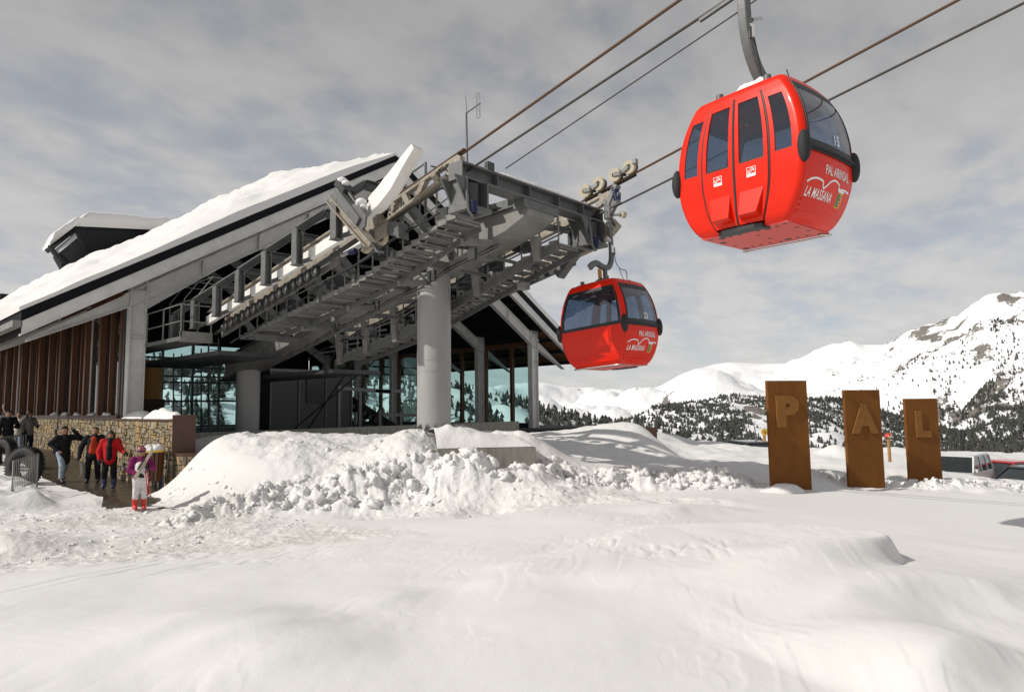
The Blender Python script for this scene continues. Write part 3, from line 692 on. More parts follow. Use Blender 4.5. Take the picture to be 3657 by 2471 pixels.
th = .30+.25*fbm(XX*.5, YY*.3, 4, 121)+.08; th = np.maximum(th, .1); b = RZ-SL*np.abs(XX-XC)
Pt = np.stack([XX, YY, b+th], -1); Pb = np.stack([XX, YY, b+.012], -1); mb.grid(Pt)
for A, B in ((Pt[0], Pb[0]), (Pt[-1], Pb[-1]), (Pt[:, 0], Pb[:, 0]), (Pt[:, -1], Pb[:, -1])): mb.grid(np.stack([A, B], 0))
mb.build('roof_snow', M['snow'], label='thin snow layer on the right slope of the station roof', cat='snow', kind='stuff')
# dormer snow
def slab_snow(name, a, b, depth, th, seed, label, lip=.1):
    a = np.array(a); b = np.array(b); mb = MB(); n1_, n2_ = 40, 24
    s = np.linspace(0, 1, n1_); q = np.linspace(0, 1, n2_)
    S, Qq = np.meshgrid(s, q); base = a[None, None]+(b-a)[None, None]*S[..., None]+np.array((0, depth, 0))[None, None]*Qq[..., None]
    e = np.minimum(np.minimum(S, 1-S)*6, np.minimum(Qq, 1-Qq)*5+.35); e = sstep(0, 1, e)
    t_ = th*(.35+.65*e)*(1+.22*fbm(S*3, Qq*3, 3, seed)); top = base.copy(); top[..., 2] += t_; base[..., 2] += .01
    mb.grid(top)
    for A, B in ((top[0], base[0]), (top[-1], base[-1]), (top[:, 0], base[:, 0]), (top[:, -1], base[:, -1])): mb.grid(np.stack([A, B], 0))
    return mb
mb = slab_snow('s', onx(258, 808, 7.45), onx(640, 826, 13.6), 2.4, .80, 131, '')
mb2 = slab_snow('s', onx(178, 879, 6.4), onx(290, 792, 7.8), 1.3, .42, 137, '')
mb.add(mb2.v, mb2.f, True)
mb.build('dormer_snow', M['snow'], label='rounded snow cap on the dormer at the left of the roof', cat='snow', kind='stuff')

# interior machinery seen in the dark hall
BT = thing('control_booth', (14, 27, 1.02), 'grey control booth with a dark window inside the station hall', 'booth')
bx0 = ony(965, 1420, 31)[0]; bx1 = ony(1255, 1420, 31)[0]
MB().box((bx0, 31, 1.02), (bx1, 33.2, 2.5)).build('base_panel', M['cabin_panel'], BT)
MB().box((bx0, 31.02, 2.5), (bx1, 33.18, 4.15)).build('upper_panel', M['cabin_panel'], BT)
MB().box((bx0-.1, 30.9, 4.15), (bx1+.15, 33.3, 4.3)).build('roof', M['steel'], BT)
wx = bx0+(bx1-bx0)*.42
MB().box((wx, 30.95, 2.6), (wx+1.0, 31.01, 3.9)).build('window', M['black'], BT)
for f_ in (0, .33, .66, 1): MB().box((bx0+(bx1-bx0)*f_-.03, 30.94, 1.02), (bx0+(bx1-bx0)*f_+.03, 30.99, 4.14)).build('frame_strip', M['steel'], BT)
OM = thing('orange_motor', ony(535, 1420, 44), 'dull orange motor housing in the dark left of the hall', 'motor')
p = ony(540, 1500, 44); MB().box((p[0]-.75, 44, 1.02), (p[0]+.75, 45.5, 3.0)).build('plinth', M['corten_dark'], OM)
MB().cyl((p[0], 44.7, 3.0), (p[0], 44.7, 5.4), .75, 20).build('housing', M['orange'], OM)
# inclined cabin storage conveyor and posts on the right of the hall
CV = thing('inclined_conveyor', (20, 36, 1.02), 'black inclined chain conveyor crossing the right half of the hall', 'conveyor')
a = ony(1100, 1330, 34); b = ony(1420, 1530, 30)
for k, o_ in enumerate((-.0, .5)): MB().beam(a+np.array((0, o_, 0)), b+np.array((0, o_, 0)), .18, .32).build('side_rail', M['black'], CV)
for k in range(16):
    q = a+(b-a)*(k+.5)/16+np.array((0, -.15, -.45)); MB().cyl(q+np.array((-.02, -.25, 0)), q+np.array((-.02, .25, 0)), .13, 10).build('roller', M['black'], CV)
for px0, py0, px1, py1 in ((1340, 1395, 1435, 1397), (1365, 1480, 1505, 1483), (1205, 1385, 1395, 1400)):
    MB().beam(ony(px0, py0, 29), ony(px1, py1, 29), .12, .18).build('guard_rail', M['steel'], CV)
for px0, py0 in ((1210, 1385), (1285, 1400), (1355, 1465), (1430, 1470)):
    q = ony(px0, py0, 29); MB().beam((q[0], q[1], 1.02), q, .16, .16).build('guard_post', M['steel'], CV)
for i_, (px0, py0, px1, py1, y0, y1) in enumerate(((1395, 1240, 1040, 1540, 24, 30), (1460, 1000, 1080, 1560, 20, 30), (1280, 950, 1180, 1300, 17, 26))):
    MB().tube([ony(px0, py0, y0), ony(px1, py1, y1)], .035, 6).build('guy_cable', M['rope_dark'], label='dark slanting guy cable, %s' % ('lowest of the three in the hall', 'middle one running down past the pillar', 'rusty upper one near the tyre conveyor')[i_], cat='cable', group='guy cables in the hall')
for k, (px0, y0) in enumerate(((710, 36), (640, 40), (770, 30))):
    q = ony(px0, 1330, y0); LD = thing('ladder', (q[0], y0, 1.02), ('dark ladder beside the inner round pillar', 'ladder against the far glazed bay', 'ladder between the motor and the far windows')[k] if False else ['dark ladder before the far windows, middle of three', 'dark ladder nearest the orange motor', 'dark ladder nearest the inner round pillar'][k], 'ladder', 'ladders in the hall')
    for s in (-.22, .22): MB().beam((q[0]+s, y0, 1.02), (q[0]+s+.1, y0+.6, 5.6), .05, .08).build('rail', M['steel_dark'], LD)
    for r_ in range(14): MB().beam((q[0]-.22+.007*r_, y0+.04*r_, 1.3+.31*r_), (q[0]+.22+.007*r_, y0+.04*r_, 1.3+.31*r_), .035, .035).build('rung', M['steel_dark'], LD)

# ------------------------------------------------------------------ ropeway support tower with its rails and stairs
TW = thing('ropeway_support', (11.95, 14.32, 1.4), 'steel ropeway head on a round grey pillar in front of the station', 'support tower')
XPL = 11.95
pil = MB().tube([(XPL, 14.32, .9), (XPL, 14.32, 6.25)], .475, 40).build('pillar', M['pillar'], TW)
for z in (3.62, 3.30): MB().ring((XPL, 14.32, z), (0, 0, 1), .47, .483, .035, 40).build('weld_band', M['pillar'], pil)
MB().ring((XPL, 14.32, 1.52), (0, 0, 1), .40, .78, .05, 32).build('base_flange', M['steel'], pil)
for k in range(14):
    a = 2*math.pi*k/14; c, s_ = math.cos(a), math.sin(a)
    MB().extrude([(XPL+.47*c, 14.32+.47*s_, 1.55), (XPL+.74*c, 14.32+.74*s_, 1.55), (XPL+.74*c, 14.32+.74*s_, 1.62), (XPL+.5*c, 14.32+.5*s_, 1.85)], (-s_*.025, c*.025, 0)).build('gusset', M['steel'], pil)
# second pillar inside the hall
pil2 = MB().tube([(XPL, 25.9, .9), (XPL, 25.9, 4.7)], .45, 32).build('pillar', M['pillar'], TW)
# spine girder: sloping box, side face in the plane x = 11.45
def sp(y): return 6.72-.1885*(y-10.3)          # bottom edge height
gx0, gx1 = 11.45, 12.45
mb = MB()
prof = [(10.25, sp(10.25)+.15, 7.12), (11.0, sp(11.0), 7.10), (12.2, sp(12.2)-.02, 7.08), (13.2, sp(13.2)-.05, 6.98), (15.5, sp(15.5)-.02, 6.45), (17.5, sp(17.5), 6.10), (21, sp(21), 5.45), (27, sp(27), 4.35)]
lo = [(gx0, y, a) for y, a, b in prof]; hi = [(gx0, y, b) for y, a, b in prof]
mb.extrude(lo+hi[::-1], (gx1-gx0, 0, 0)); sg = mb.build('spine_girder', M['steel_lite'], TW, .012)
mb = MB(); 
for (y, a, b), (y2, a2, b2) in zip(prof[:-1], prof[1:]): mb.beam((gx0-.03+.5, y, b+.02), (gx0-.03+.5, y2, b2+.02), 1.16, .03)
mb.build('top_flange', M['steel'], sg)
for y in (13.0, 15.2, 17.4, 19.8): 
    z = float(np.interp(y, [q[0] for q in prof], [q[1] for q in prof])); z2 = float(np.interp(y, [q[0] for q in prof], [q[2] for q in prof]))
    MB().box((gx0-.035, y-.05, z), (gx0, y+.05, z2)).build('splice_plate', M['steel'], sg)
    for k in range(7): MB().box((gx0-.06, y-.03, z+.06+k*(z2-z-.1)/7), (gx0-.034, y+.03, z+.11+k*(z2-z-.1)/7)).build('bolt', M['steel_dark'], sg)
# front cross beam carrying both lanes
cbm = MB().ibeam((9.30, 10.4, 7.41), (14.42, 10.4, 7.41), .42, .36, .04).build('cross_beam', M['steel'], TW)
MB().box((9.28, 10.18, 7.22), (9.31, 10.62, 7.60)).build('end_plate', M['steel'], cbm); MB().box((14.41, 10.18, 7.22), (14.44, 10.62, 7.60)).build('end_plate', M['steel'], cbm)
for x in (10.4, 11.5, 12.6, 13.6): MB().box((x, 10.21, 7.27), (x+.025, 10.59, 7.55)).build('stiffener', M['steel'], cbm)
MB().box((11.3, 10.22, 7.02), (12.6, 10.58, 7.225)).build('saddle_block', M['steel'], TW)
# bracket boxes hanging under the cross beam with springs and drums
for sx, x in ((-1, 9.35), (1, 13.75)):
    br = MB()
    br.box((x, 10.12, 6.62), (x+.05, 10.70, 7.23)); br.box((x+.62, 10.12, 6.62), (x+.67, 10.70, 7.23)); br.box((x+.05, 10.62, 6.62), (x+.62, 10.66, 7.23)); 
    br.box((x-.02, 10.05, 6.52), (x+.70, 10.22, 6.62)); br.box((x-.02, 10.52, 6.52), (x+.70, 10.70, 6.62)); br.box((x-.02, 10.22, 6.52), (x+.1, 10.52, 6.62)); br.box((x+.58, 10.22, 6.52), (x+.7, 10.52, 6.62))
    br.extrude([(x-.3, 10.15, 7.22), (x, 10.15, 7.22), (x, 10.15, 6.7)], (0, .04, 0)); br.extrude([(x-.3, 10.6, 7.22), (x, 10.6, 7.22), (x, 10.6, 6.7)], (0, .04, 0))
    b_ = br.build('hanging_bracket', M['steel'], TW)
    MB().cyl((x+.30, 10.38, 6.66), (x+.30, 10.38, 7.16), .22, 18).build('drum', M['steel_dark'], b_)
    hel = [(x+.32+.075*math.cos(t), 9.98+.075*math.sin(t)-.0, 6.47+.0062*t) for t in np.linspace(0, 2*math.pi*7, 84)]
    MB().tube([(p[0]-.2+.0, p[1]+.05, p[2]-.05) for p in hel], .018, 6).build('spring', M['blue'], b_)
    MB().tube([(x+.12, 10.03, 6.33), (x+.0, 10.05, 6.45), (x-.02, 10.1, 6.95)], .035, 7).build('pipe', M['steel'], b_)

LSL = -.205
def lz(y, z0=7.0): return z0+LSL*(y-11)
def make_saddle(x, pts, holes, th=.16):
    pass
# rope saddle plates: a bar outline with bridge pieces so that the openings are real
def truss_plate(name, x, th, y0, y1, ztop, depth0, depth1, nholes, material, parent, tip=True):
    mb = MB(); N = nholes
    def zt(y): return ztop+LSL*(y-y0)
    def dp_(y): t = (y-y0)/(y1-y0); return depth0+(depth1-depth0)*t
    ch = .085
    yy = np.linspace(y0+(.28 if tip else 0), y1, N+1)
    # top and bottom chords
    for a, b in zip(yy[:-1], yy[1:]):
        mb.extrude([(x, a, zt(a)), (x, b, zt(b)), (x, b, zt(b)-ch), (x, a, zt(a)-ch)], (th, 0, 0))
        mb.extrude([(x, a, zt(a)-dp_(a)+ch), (x, b, zt(b)-dp_(b)+ch), (x, b, zt(b)-dp_(b)), (x, a, zt(a)-dp_(a))], (th, 0, 0))
    for i, a in enumerate(yy):
        wv = .10; s = .10*(1 if i % 2 else -1)
        mb.extrude([(x+.004, a-wv+s, zt(a)-ch*.6), (x+.004, a+wv+s, zt(a)-ch*.6), (x+.004, a+wv-s, zt(a)-dp_(a)+ch*.6), (x+.004, a-wv-s, zt(a)-dp_(a)+ch*.6)], (th-.008, 0, 0))
    if tip:
        a = yy[0]; d = dp_(a)
        mb.extrude([(x+.002, a+.06, zt(a+.06)), (x+.002, a-.22, zt(a)+.04), (x+.002, a-.34, zt(a)-.04), (x+.002, a-.30, zt(a)-d*.4), (x+.002, a-.12, zt(a)-d*.85), (x+.002, a+.06, zt(a)-d)], (th-.004, 0, 0))
    return mb.build(name, material, parent, .01)
ROPE_L, ROPE_R = 9.62, 14.22
sdl = truss_plate('rope_saddle', ROPE_L-.10, .15, 10.55, 13.6, 7.92, .34, .46, 5, M['saddle'], TW)
MB().beam((ROPE_L-.02, 10.4, 7.97), (ROPE_L-.02, 13.6, 7.335), .16, .03).build('rope_groove', M['rope'], sdl)
for y in (10.95, 11.2, 12.9, 13.1, 13.3):
    for dz in (.1, .22, .34): MB().cyl((ROPE_L-.13, y, 7.92+LSL*(y-10.55)-dz), (ROPE_L-.10, y, 7.92+LSL*(y-10.55)-dz), .022, 6).build('bolt', M['steel_dark'], sdl)
rail2 = MB().extrude([(ROPE_L-.12, 13.6, 7.30), (ROPE_L-.12, 22.5, 5.44), (ROPE_L-.12, 22.5, 5.06), (ROPE_L-.12, 13.6, 6.86)], (.18, 0, 0)).build('carrying_rail', M['saddle'], TW, .012)
sdr = truss_plate('rope_saddle', ROPE_R-.06, .15, 9.75, 11.0, 7.98, .28, .40, 2, M['saddle'], TW)
MB().extrude([(ROPE_R-.06, 11.0, 7.72), (ROPE_R-.06, 22.5, 5.36), (ROPE_R-.06, 22.5, 5.0), (ROPE_R-.06, 11.0, 7.34)], (.16, 0, 0)).build('carrying_rail', M['saddle'], TW, .012)

# white guide rail with its upturned banana end (left lane)
cen = [(1492, 528), (1449, 590), (1408, 652), (1370, 702), (1332, 742), (1290, 786), (1235, 832)]
c3 = [onx(a, b, 8.95) for a, b in cen]
c3 += [np.array((8.95, y, c3[-1][2]-.17*(y-c3[-1][1]))) for y in (15.0, 16.1, 18.0, 20.0, 22.5)]
def smooth(pts, m=6):
    pts = [np.array(p, float) for p in pts]; out = []
    for i in range(len(pts)-1):
        p0 = pts[max(i-1, 0)]; p1 = pts[i]; p2 = pts[i+1]; p3 = pts[min(i+2, len(pts)-1)]
        for k in range(m):
            t = k/m; out.append(.5*((2*p1)+(-p0+p2)*t+(2*p0-5*p1+4*p2-p3)*t*t+(-p0+3*p1-3*p2+p3)*t**3))
    out.append(pts[-1]); return out
def sweep_rect(pts, wfun, hfun, parent=None, name=None, material=None, side=np.array((1.0, 0, 0))):
    mb = MB(); m = len(pts); vs = []
    for i, p in enumerate(pts):
        d = pts[min(i+1, m-1)]-pts[max(i-1, 0)]; d /= np.linalg.norm(d); u = np.cross(side, d); u /= np.linalg.norm(u)
        w_ = wfun(i/(m-1)); h_ = hfun(i/(m-1)); vs += [p-side*w_/2-u*h_/2, p+side*w_/2-u*h_/2, p+side*w_/2+u*h_/2, p-side*w_/2+u*h_/2]
    fs = [(0, 1, 2, 3), (4*m-1, 4*m-2, 4*m-3, 4*m-4)]
    for i in range(m-1):
        for k in range(4): fs.append((4*i+k, 4*i+(k+1) % 4, 4*i+4+(k+1) % 4, 4*i+4+k))
    return mb.add(vs, fs)
P = smooth(c3)
gr = sweep_rect(P, lambda t: .30 if t < .35 else .14, lambda t: .15+.27*min(1, t*5) if t < .3 else .44-.15*min(1, (t-.3)*8)).build('guide_rail', M['white_paint'], TW, .01)
MB().add(*[(lambda m_: (m_.v, m_.f))(sweep_rect([p+np.array((.02, 0, .26 if i > 40 else .30)) for i, p in enumerate(P[34:])], lambda t: .12, lambda t: .05))][0]).build('rail_cap', M['saddle'], gr)
# C-shaped gantry arms
for k, y in enumerate((13.95, 15.85, 17.58, 19.26, 20.86, 22.6, 24.4)):
    zr = float(np.interp(y, [p[1] for p in P[::-1]][::-1], [p[2] for p in P])) if y < 22 else 5.42-.17*(y-22)
    x0 = 8.55; z0 = zr-.32; z1 = zr+.62
    arm = MB(); w = .26
    pts = [np.array((x0, y, z0)), np.array((x0, y, z1)), np.array((x0+.78, y, z1+.62)), np.array((x0+1.9, y, z1+.62))]
    for a, b in zip(pts[:-1], pts[1:]):
        arm.ibeam(a, b, w, .20, .025, up=(0, 1, 0) if False else ((1, 0, 0) if abs(b[2]-a[2]) > .9*abs(b[0]-a[0])+.3 else (0, 0, 1)))
    arm.box((x0-.13, y-.14, z0-.02), (x0+.13, y+.14, z0)); 
    ga = arm.build('gantry_arm', M['steel'], TW)
    MB().beam((x0+1.9, y, z1+.62), (11.6, y, float(np.interp(y, [q[0] for q in prof], [q[2] for q in prof]))+.25), .18, .22).build('arm_brace', M['steel'], ga)
    MB().beam((x0+.1, y, z0+.08), (8.95, y, zr-.1), .12, .12).build('rail_bracket', M['steel'], ga)
for y0 in (14.6, 17.0, 19.5): 
    a = np.array((10.35, y0, lz(y0, 7.9))); MB().beam(a, a+np.array((0, 2.3, -.45)), .14, .16).build('top_tie', M['steel'], TW)
# row of tyre wheels under the guide rail
for k in range(15):
    y = 15.95+.40*k; z = float(np.interp(y, [p[1] for p in P], [p[2] for p in P])) if y < 22.4 else 5.3
    c = np.array((9.16, y, z-.37)); ty = MB().ring(c, (1, 0, 0), .085, .165, .11, 18).build('tyre', M['rubber'], TW)
    hb = MB().ring(c, (1, 0, 0), .03, .088, .05, 14)
    for a in (0, 2.09, 4.19): hb.beam(c+np.array((-.02, 0, 0)), c+np.array((-.02, .09*math.cos(a), .09*math.sin(a))), .03, .03)
    hb.build('hub', M['chrome'], ty)
MB().beam((9.2, 13.6, 6.62), (9.2, 22.5, 4.86), .07, .10).build('tyre_rail', M['steel_dark'], TW)
MB().beam((9.42, 15.2, 6.35), (9.42, 22.5, 4.95), .05, .42).build('tyre_backing', M['steel_lite'], TW)
# leaning tension unit on the left lane
tx = 8.55
a = onx(1182, 712, tx); b = onx(1322, 872, tx)
tu = MB().ibeam(a, b, .24, .20, .03, up=(0, 1, 1)).build('tension_beam', M['saddle'], TW)
MB().beam(onx(1205, 690, tx+.02), onx(1288, 800, tx+.02), .22, .30, up=(0, 1, 1)).build('tension_box', M['steel'], tu)
MB().extrude([onx(p_, q_, tx-.03) for p_, q_ in ((1240, 745), (1262, 728), (1288, 742), (1306, 772), (1302, 808), (1286, 830), (1262, 800), (1238, 765))], (.05, 0, 0)).build('cheek_plate', M['steel'], tu)
for o_ in (.12, .26): MB().cyl(onx(1232, 668, tx+o_), onx(1290, 752, tx+o_), .05, 10).build('piston', M['steel_dark'], tu)
MB().beam(onx(1218, 655, tx+.15), onx(1246, 690, tx+.15), .34, .16, up=(0, 1, 1)).build('piston_head', M['steel_dark'], tu)
mbs = MB()
for q in ((1222, 648, .13), (1236, 655, .1), (1290, 722, .12), (1282, 735, .09), (1298, 738, .08)): mbs.sphere(onx(q[0], q[1], tx+.12), q[2], 9, 6, (1.1, 1.2, .75))
mbs.build('snow', M['snow'], tu, kind='stuff')
# rope carriage block with two sheaves near the saddle
ck = MB().extrude([onx(p_, q_, 9.25) for p_, q_ in ((1290, 852), (1384, 790), (1378, 838), (1288, 898))], (.06, 0, 0)).build('sheave_plate', M['saddle'], TW)
MB().extrude([onx(p_, q_, 9.27) for p_, q_ in ((1378, 790), (1420, 792), (1425, 852), (1384, 838))], (.3, 0, 0)).build('sheave_box', M['steel'], ck)
for q in ((1366, 846), (1310, 876)):
    c = onx(q[0], q[1], 9.36); MB().ring(c, (1, 0, 0), .13, .21, .08, 24).build('sheave', M['cream'], ck); MB().ring(c, (1, 0, 0), .0, .13, .03, 16).build('sheave_web', M['steel_dark'], ck)
hel = [onx(1270, 896, 9.15)+np.array((.06*math.cos(t), .02*t*.35, .06*math.sin(t))) for t in np.linspace(0, 2*math.pi*6, 70)]
MB().tube(hel, .016, 6).build('spring', M['blue'], ck)
MB().tube([onx(1322, 822, 9.2), onx(1334, 870, 9.2), onx(1345, 898, 9.2), onx(1372, 900, 9.3)], .04, 8).build('hook', M['steel'], ck)

# stairs with grating treads on both lanes
def stairs(xl, xr, y0, y1, zf, nst, plat, hand):
    w = xr-xl
    st = MB()
    for x in (xr,):
        for k in range(nst):
            a = y0+(y1-y0)*k/nst; b = y0+(y1-y0)*(k+1)/nst
            st.beam((x, a, zf(a)-.17), (x, b, zf(b)-.17), .03, .16)
    o = st.build('stringer', M['steel'], TW)
    dy = (y1-y0)/nst
    for k in range(nst):
        y = y0+dy*(k+.5); z = zf(y); D_ = dy*1.05
        tr = MB(); tr.box((xl, y-D_/2, z-.05), (xl+.02, y+D_/2, z+.085)); tr.box((xr-.03, y-D_/2, z-.05), (xr-.01, y+D_/2, z+.0))
        tr.box((xl+.02, y-D_/2, z-.045), (xr-.03, y-D_/2+.02, z)); tr.box((xl+.02, y+D_/2-.02, z-.045), (xr-.03, y+D_/2, z))
        ng = 9
        for j in range(ng): 
            xx = xl+.02+(w-.05)*(j+.5)/ng; tr.box((xx-.009, y-D_/2+.02, z-.03), (xx+.009, y+D_/2-.02, z-.002))
        for j in range(4):
            yy = y-D_/2+.03+(D_-.06)*(j+.5)/4; tr.box((xl+.02, yy-.008, z-.032), (xr-.03, yy+.008, z-.004))
        tr.build('tread', M['steel_lite'], o)
        if k % 2 == 0:
            MB().tube([(xl+.03, y-D_*.45, z-.09), (xr-.02, y-D_*.45, z-.09)], .022, 6).build('tread_tube', M['steel_lite'], o)
    if hand:
        for k in range(0, nst+1, 2):
            y = y0+dy*k; MB().beam((xl, y, zf(y)), (xl, y, zf(y)+.92), .03, .03).build('baluster', M['steel_lite'], o)
        for h in (.5, .92):
            mb = MB()
            yy = np.linspace(y0, y1, 12)
            mb.tube([(xl, y, zf(y)+h) for y in yy], .018, 6); mb.build('handrail', M['steel_lite'], o)
    return o
zL = lambda y: float(np.interp(y, [10.5, 11.39, 12.68, 14.94, 21.79], [6.72, 6.52, 6.14, 5.60, 4.68]))
zR = lambda y: float(np.interp(y, [10.2, 11.14, 13.05, 16.46, 20.84], [6.45, 6.22, 5.68, 4.72, 3.98]))
sL = stairs(9.72, 10.52, 10.9, 21.8, zL, 34, True, True)
sR = stairs(12.66, 13.46, 10.3, 20.5, zR, 32, True, True)
MB().beam((12.64, 10.3, zR(10.3)-.12), (12.64, 13.05, zR(13.05)-.12), .04, .22).build('stringer_plate', M['steel'], sR)
MB().beam((12.64, 13.05, zR(13.05)-.12), (12.64, 16.46, zR(16.46)-.12), .04, .22).build('stringer_plate', M['steel'], sR)
MB().beam((12.64, 16.46, zR(16.46)-.12), (12.64, 20.6, zR(20.6)-.12), .04, .22).build('stringer_plate', M['steel'], sR)
for k, y in enumerate((10.95, 13.2, 15.4, 17.0, 18.6, 20.2)):
    zb = zR(y)-.25; zt = float(np.interp(y, [q[0] for q in prof], [q[1] for q in prof]))+.02
    MB().beam((12.52, y, zt), (12.60, y, zb), .16, .30, up=(0, 1, 0), w2=.13, h2=.20).build('hanger_post', M['steel_lite'], TW, .01)
for y in (11.5, 14.0, 16.4, 19.0):
    MB().beam((10.46, y, zL(y)-.24), (11.5, y, zL(y)-.10), .10, .16).build('stair_bracket', M['steel_lite'], TW)
# platforms with railings at the lower left
pf = MB().box((8.0, 22.3, 4.55), (9.0, 34, 4.68)).build('platform', M['steel'], TW)
pz = 4.68
for k in range(7):
    y = 22.3+1.6*k; MB().beam((8.02, y, pz), (8.02, y, pz+1.05), .04, .04).build('rail_post', M['steel_lite'], pf)
for x in (8.02, 8.98): MB().beam((x, 22.32, pz), (x, 22.32, pz+1.05), .04, .04).build('rail_post', M['steel_lite'], pf)
for h in (.5, 1.05):
    MB().tube([(8.98, 22.32, pz+h), (8.02, 22.32, pz+h), (8.02, 32, pz+h)], .02, 6).build('rail_bar', M['steel_lite'], pf)
MB().box((7.98, 22.28, 4.50), (9.02, 22.31, 4.85)).build('toe_board', M['steel_lite'], pf)
pf2 = MB().box((9.0, 21.8, 4.10), (11.2, 30, 4.24)).build('platform', M['steel_dark'], TW)
pf3 = MB().box((12.5, 20.5, 3.55), (14.5, 30, 3.68)).build('platform', M['steel_dark'], TW)
# safety cage rails higher in the hall
cg = MB()
for y in (23.5, 24.8, 26.2): cg.tube([(9.0, y, 4.7), (9.0, y, 6.3), (9.5, y+.1, 7.0), (10.6, y+.1, 7.0), (11.0, y, 6.4)], .022, 6)
cg.tube([(9.5, 23.5, 7.0), (9.5, 26.3, 7.0)], .022, 6); cg.tube([(9.0, 23.5, 6.2), (9.0, 26.3, 6.2)], .022, 6); cg.build('safety_cage', M['steel_lite'], TW)
# railings on the front cross beam walkway
wk = MB().box((11.0, 11.2, 7.18), (13.4, 11.9, 7.24)).build('walkway', M['steel'], TW)
for x in (10.6, 11.3, 12.6, 13.3):
    for dy_ in (0, .14): MB().beam((x+dy_, 11.9, 7.1), (x+dy_, 11.9, 8.2), .05, .05).build('rail_post', M['steel'], wk)
for x0, x1 in ((10.0, 11.35), (12.6, 13.5)):
    for h in (.55, 1.05): MB().tube([(x0, 12.1, 7.1+h), (x1, 11.9, 7.1+h)], .022, 6).build('rail_bar', M['steel'], wk)
for y, x in ((12.3, 10.0), (13.3, 10.0), (13.4, 10.15), (14.4, 10.1)): MB().beam((x, y, 6.8), (x, y, 8.3), .05, .05).build('rail_post', M['steel'], wk)
MB().tube([(10.0, 12.3, 8.28), (10.1, 14.4, 7.95)], .022, 6).build('rail_bar', M['steel'], wk)
MB().box((11.55, 11.0, 7.14), (12.35, 12.6, 7.42)).build('cable_tray', M['steel'], TW)
# right lane: curved guide beam, its tail and clutter of brackets
cb_ = [onx(a, b, 14.55) for a, b in ((2200, 792), (2170, 828), (2120, 868), (2050, 902), (1960, 950), (1860, 1000))]
sweep_rect(smooth(cb_), lambda t: .24, lambda t: .34 if t < .8 else .3).build('curved_guide', M['saddle'], TW, .01)
tl = [onx(2052, 905, 14.1), onx(2030, 935, 14.1), onx(1995, 985, 14.1)]
sweep_rect(smooth(tl), lambda t: .28, lambda t: .26).build('guide_tail', M['steel'], TW, .01)
MB().extrude([onx(p_, q_, 14.0) for p_, q_ in ((1968, 930), (2000, 925), (1995, 950), (1978, 958))], (.1, 0, 0)).build('tail_bracket', M['steel_dark'], TW)
for y in (11.2, 12.6, 14.2, 15.8, 17.4, 19.0, 20.6):
    z = 7.35+LSL*(y-11)
    MB().beam((12.4, y, z-.3), (14.2, y, z-.15), .12, .16).build('lane_bracket', M['steel'], TW)
    MB().beam((14.3, y, z-.9), (14.3, y, z-.05), .10, .14).build('lane_post', M['steel_dark'], TW)
MB().beam((14.45, 11.2, 6.35), (14.45, 21, 4.4), .12, .25).build('lane_beam', M['steel_dark'], TW)
for k in range(12):
    y = 12.6+.5*k; c = np.array((13.75, y, 6.55+LSL*(y-11.5))); ty = MB().ring(c, (1, 0, 0), .05, .15, .10, 14).build('tyre', M['rubber'], TW)
for x, y, z, sx, sy, sz in ((13.0, 11.9, 6.55, .5, .35, .3), (13.1, 13.0, 6.25, .4, .5, .35), (13.1, 14.3, 5.9, .4, .4, .4), (13.0, 16.0, 5.5, .4, .4, .4), (10.7, 15, 6.5, .35, .5, .3), (10.7, 17.5, 6.0, .35, .5, .35), (10.7, 12.3, 7.0, .4, .5, .35), (10.6, 20, 5.4, .5, .8, .5)):
    MB().box((x, y, z), (x+sx, y+sy, z+sz)).build('machine_box', M['steel_dark'], TW, .02)
for y in (13.2, 14.9, 16.7, 18.6, 20.4): MB().beam((9.65, y, lz(y, 6.55)), (11.5, y, lz(y, 6.5)), .14, .2).build('lane_bracket', M['steel'], TW)
for k in range(11):
    y = 13.0+.85*k
    MB().beam((9.75, y, lz(y, 6.80)), (11.42, y+.85*(1 if k % 2 else -1)*.8, lz(y, 6.80)), .05, .07).build('brace', M['steel_dark'], TW)
    MB().beam((12.5, y, lz(y, 6.45)), (14.15, y+.7*(1 if k % 2 else -1), lz(y, 6.75)), .05, .07).build('brace', M['steel_dark'], TW)
for x, dz, r_ in ((11.40, -.62, .025), (11.40, -.70, .018), (9.50, -.25, .022), (12.52, -.5, .022)):
    MB().tube([(x, yy_, lz(yy_, 7.0)+dz+.03*math.sin(yy_*2.1)) for yy_ in np.linspace(11.2, 22, 24)], r_, 6).build('cable_run', M['rubber'], TW)
for y in (12.0, 13.6, 16.2, 18.4): MB().box((11.36, y, lz(y, 6.25)), (11.45, y+.3, lz(y, 6.55))).build('junction_box', M['steel_dark'], TW, .01)
for y in (11.6, 12.6, 14.4, 16.4, 18.6): MB().box((gx0-.02, y, lz(y, 6.14)), (gx1+.02, y+.05, lz(y, 6.22))).build('web_stiffener', M['steel'], sg)
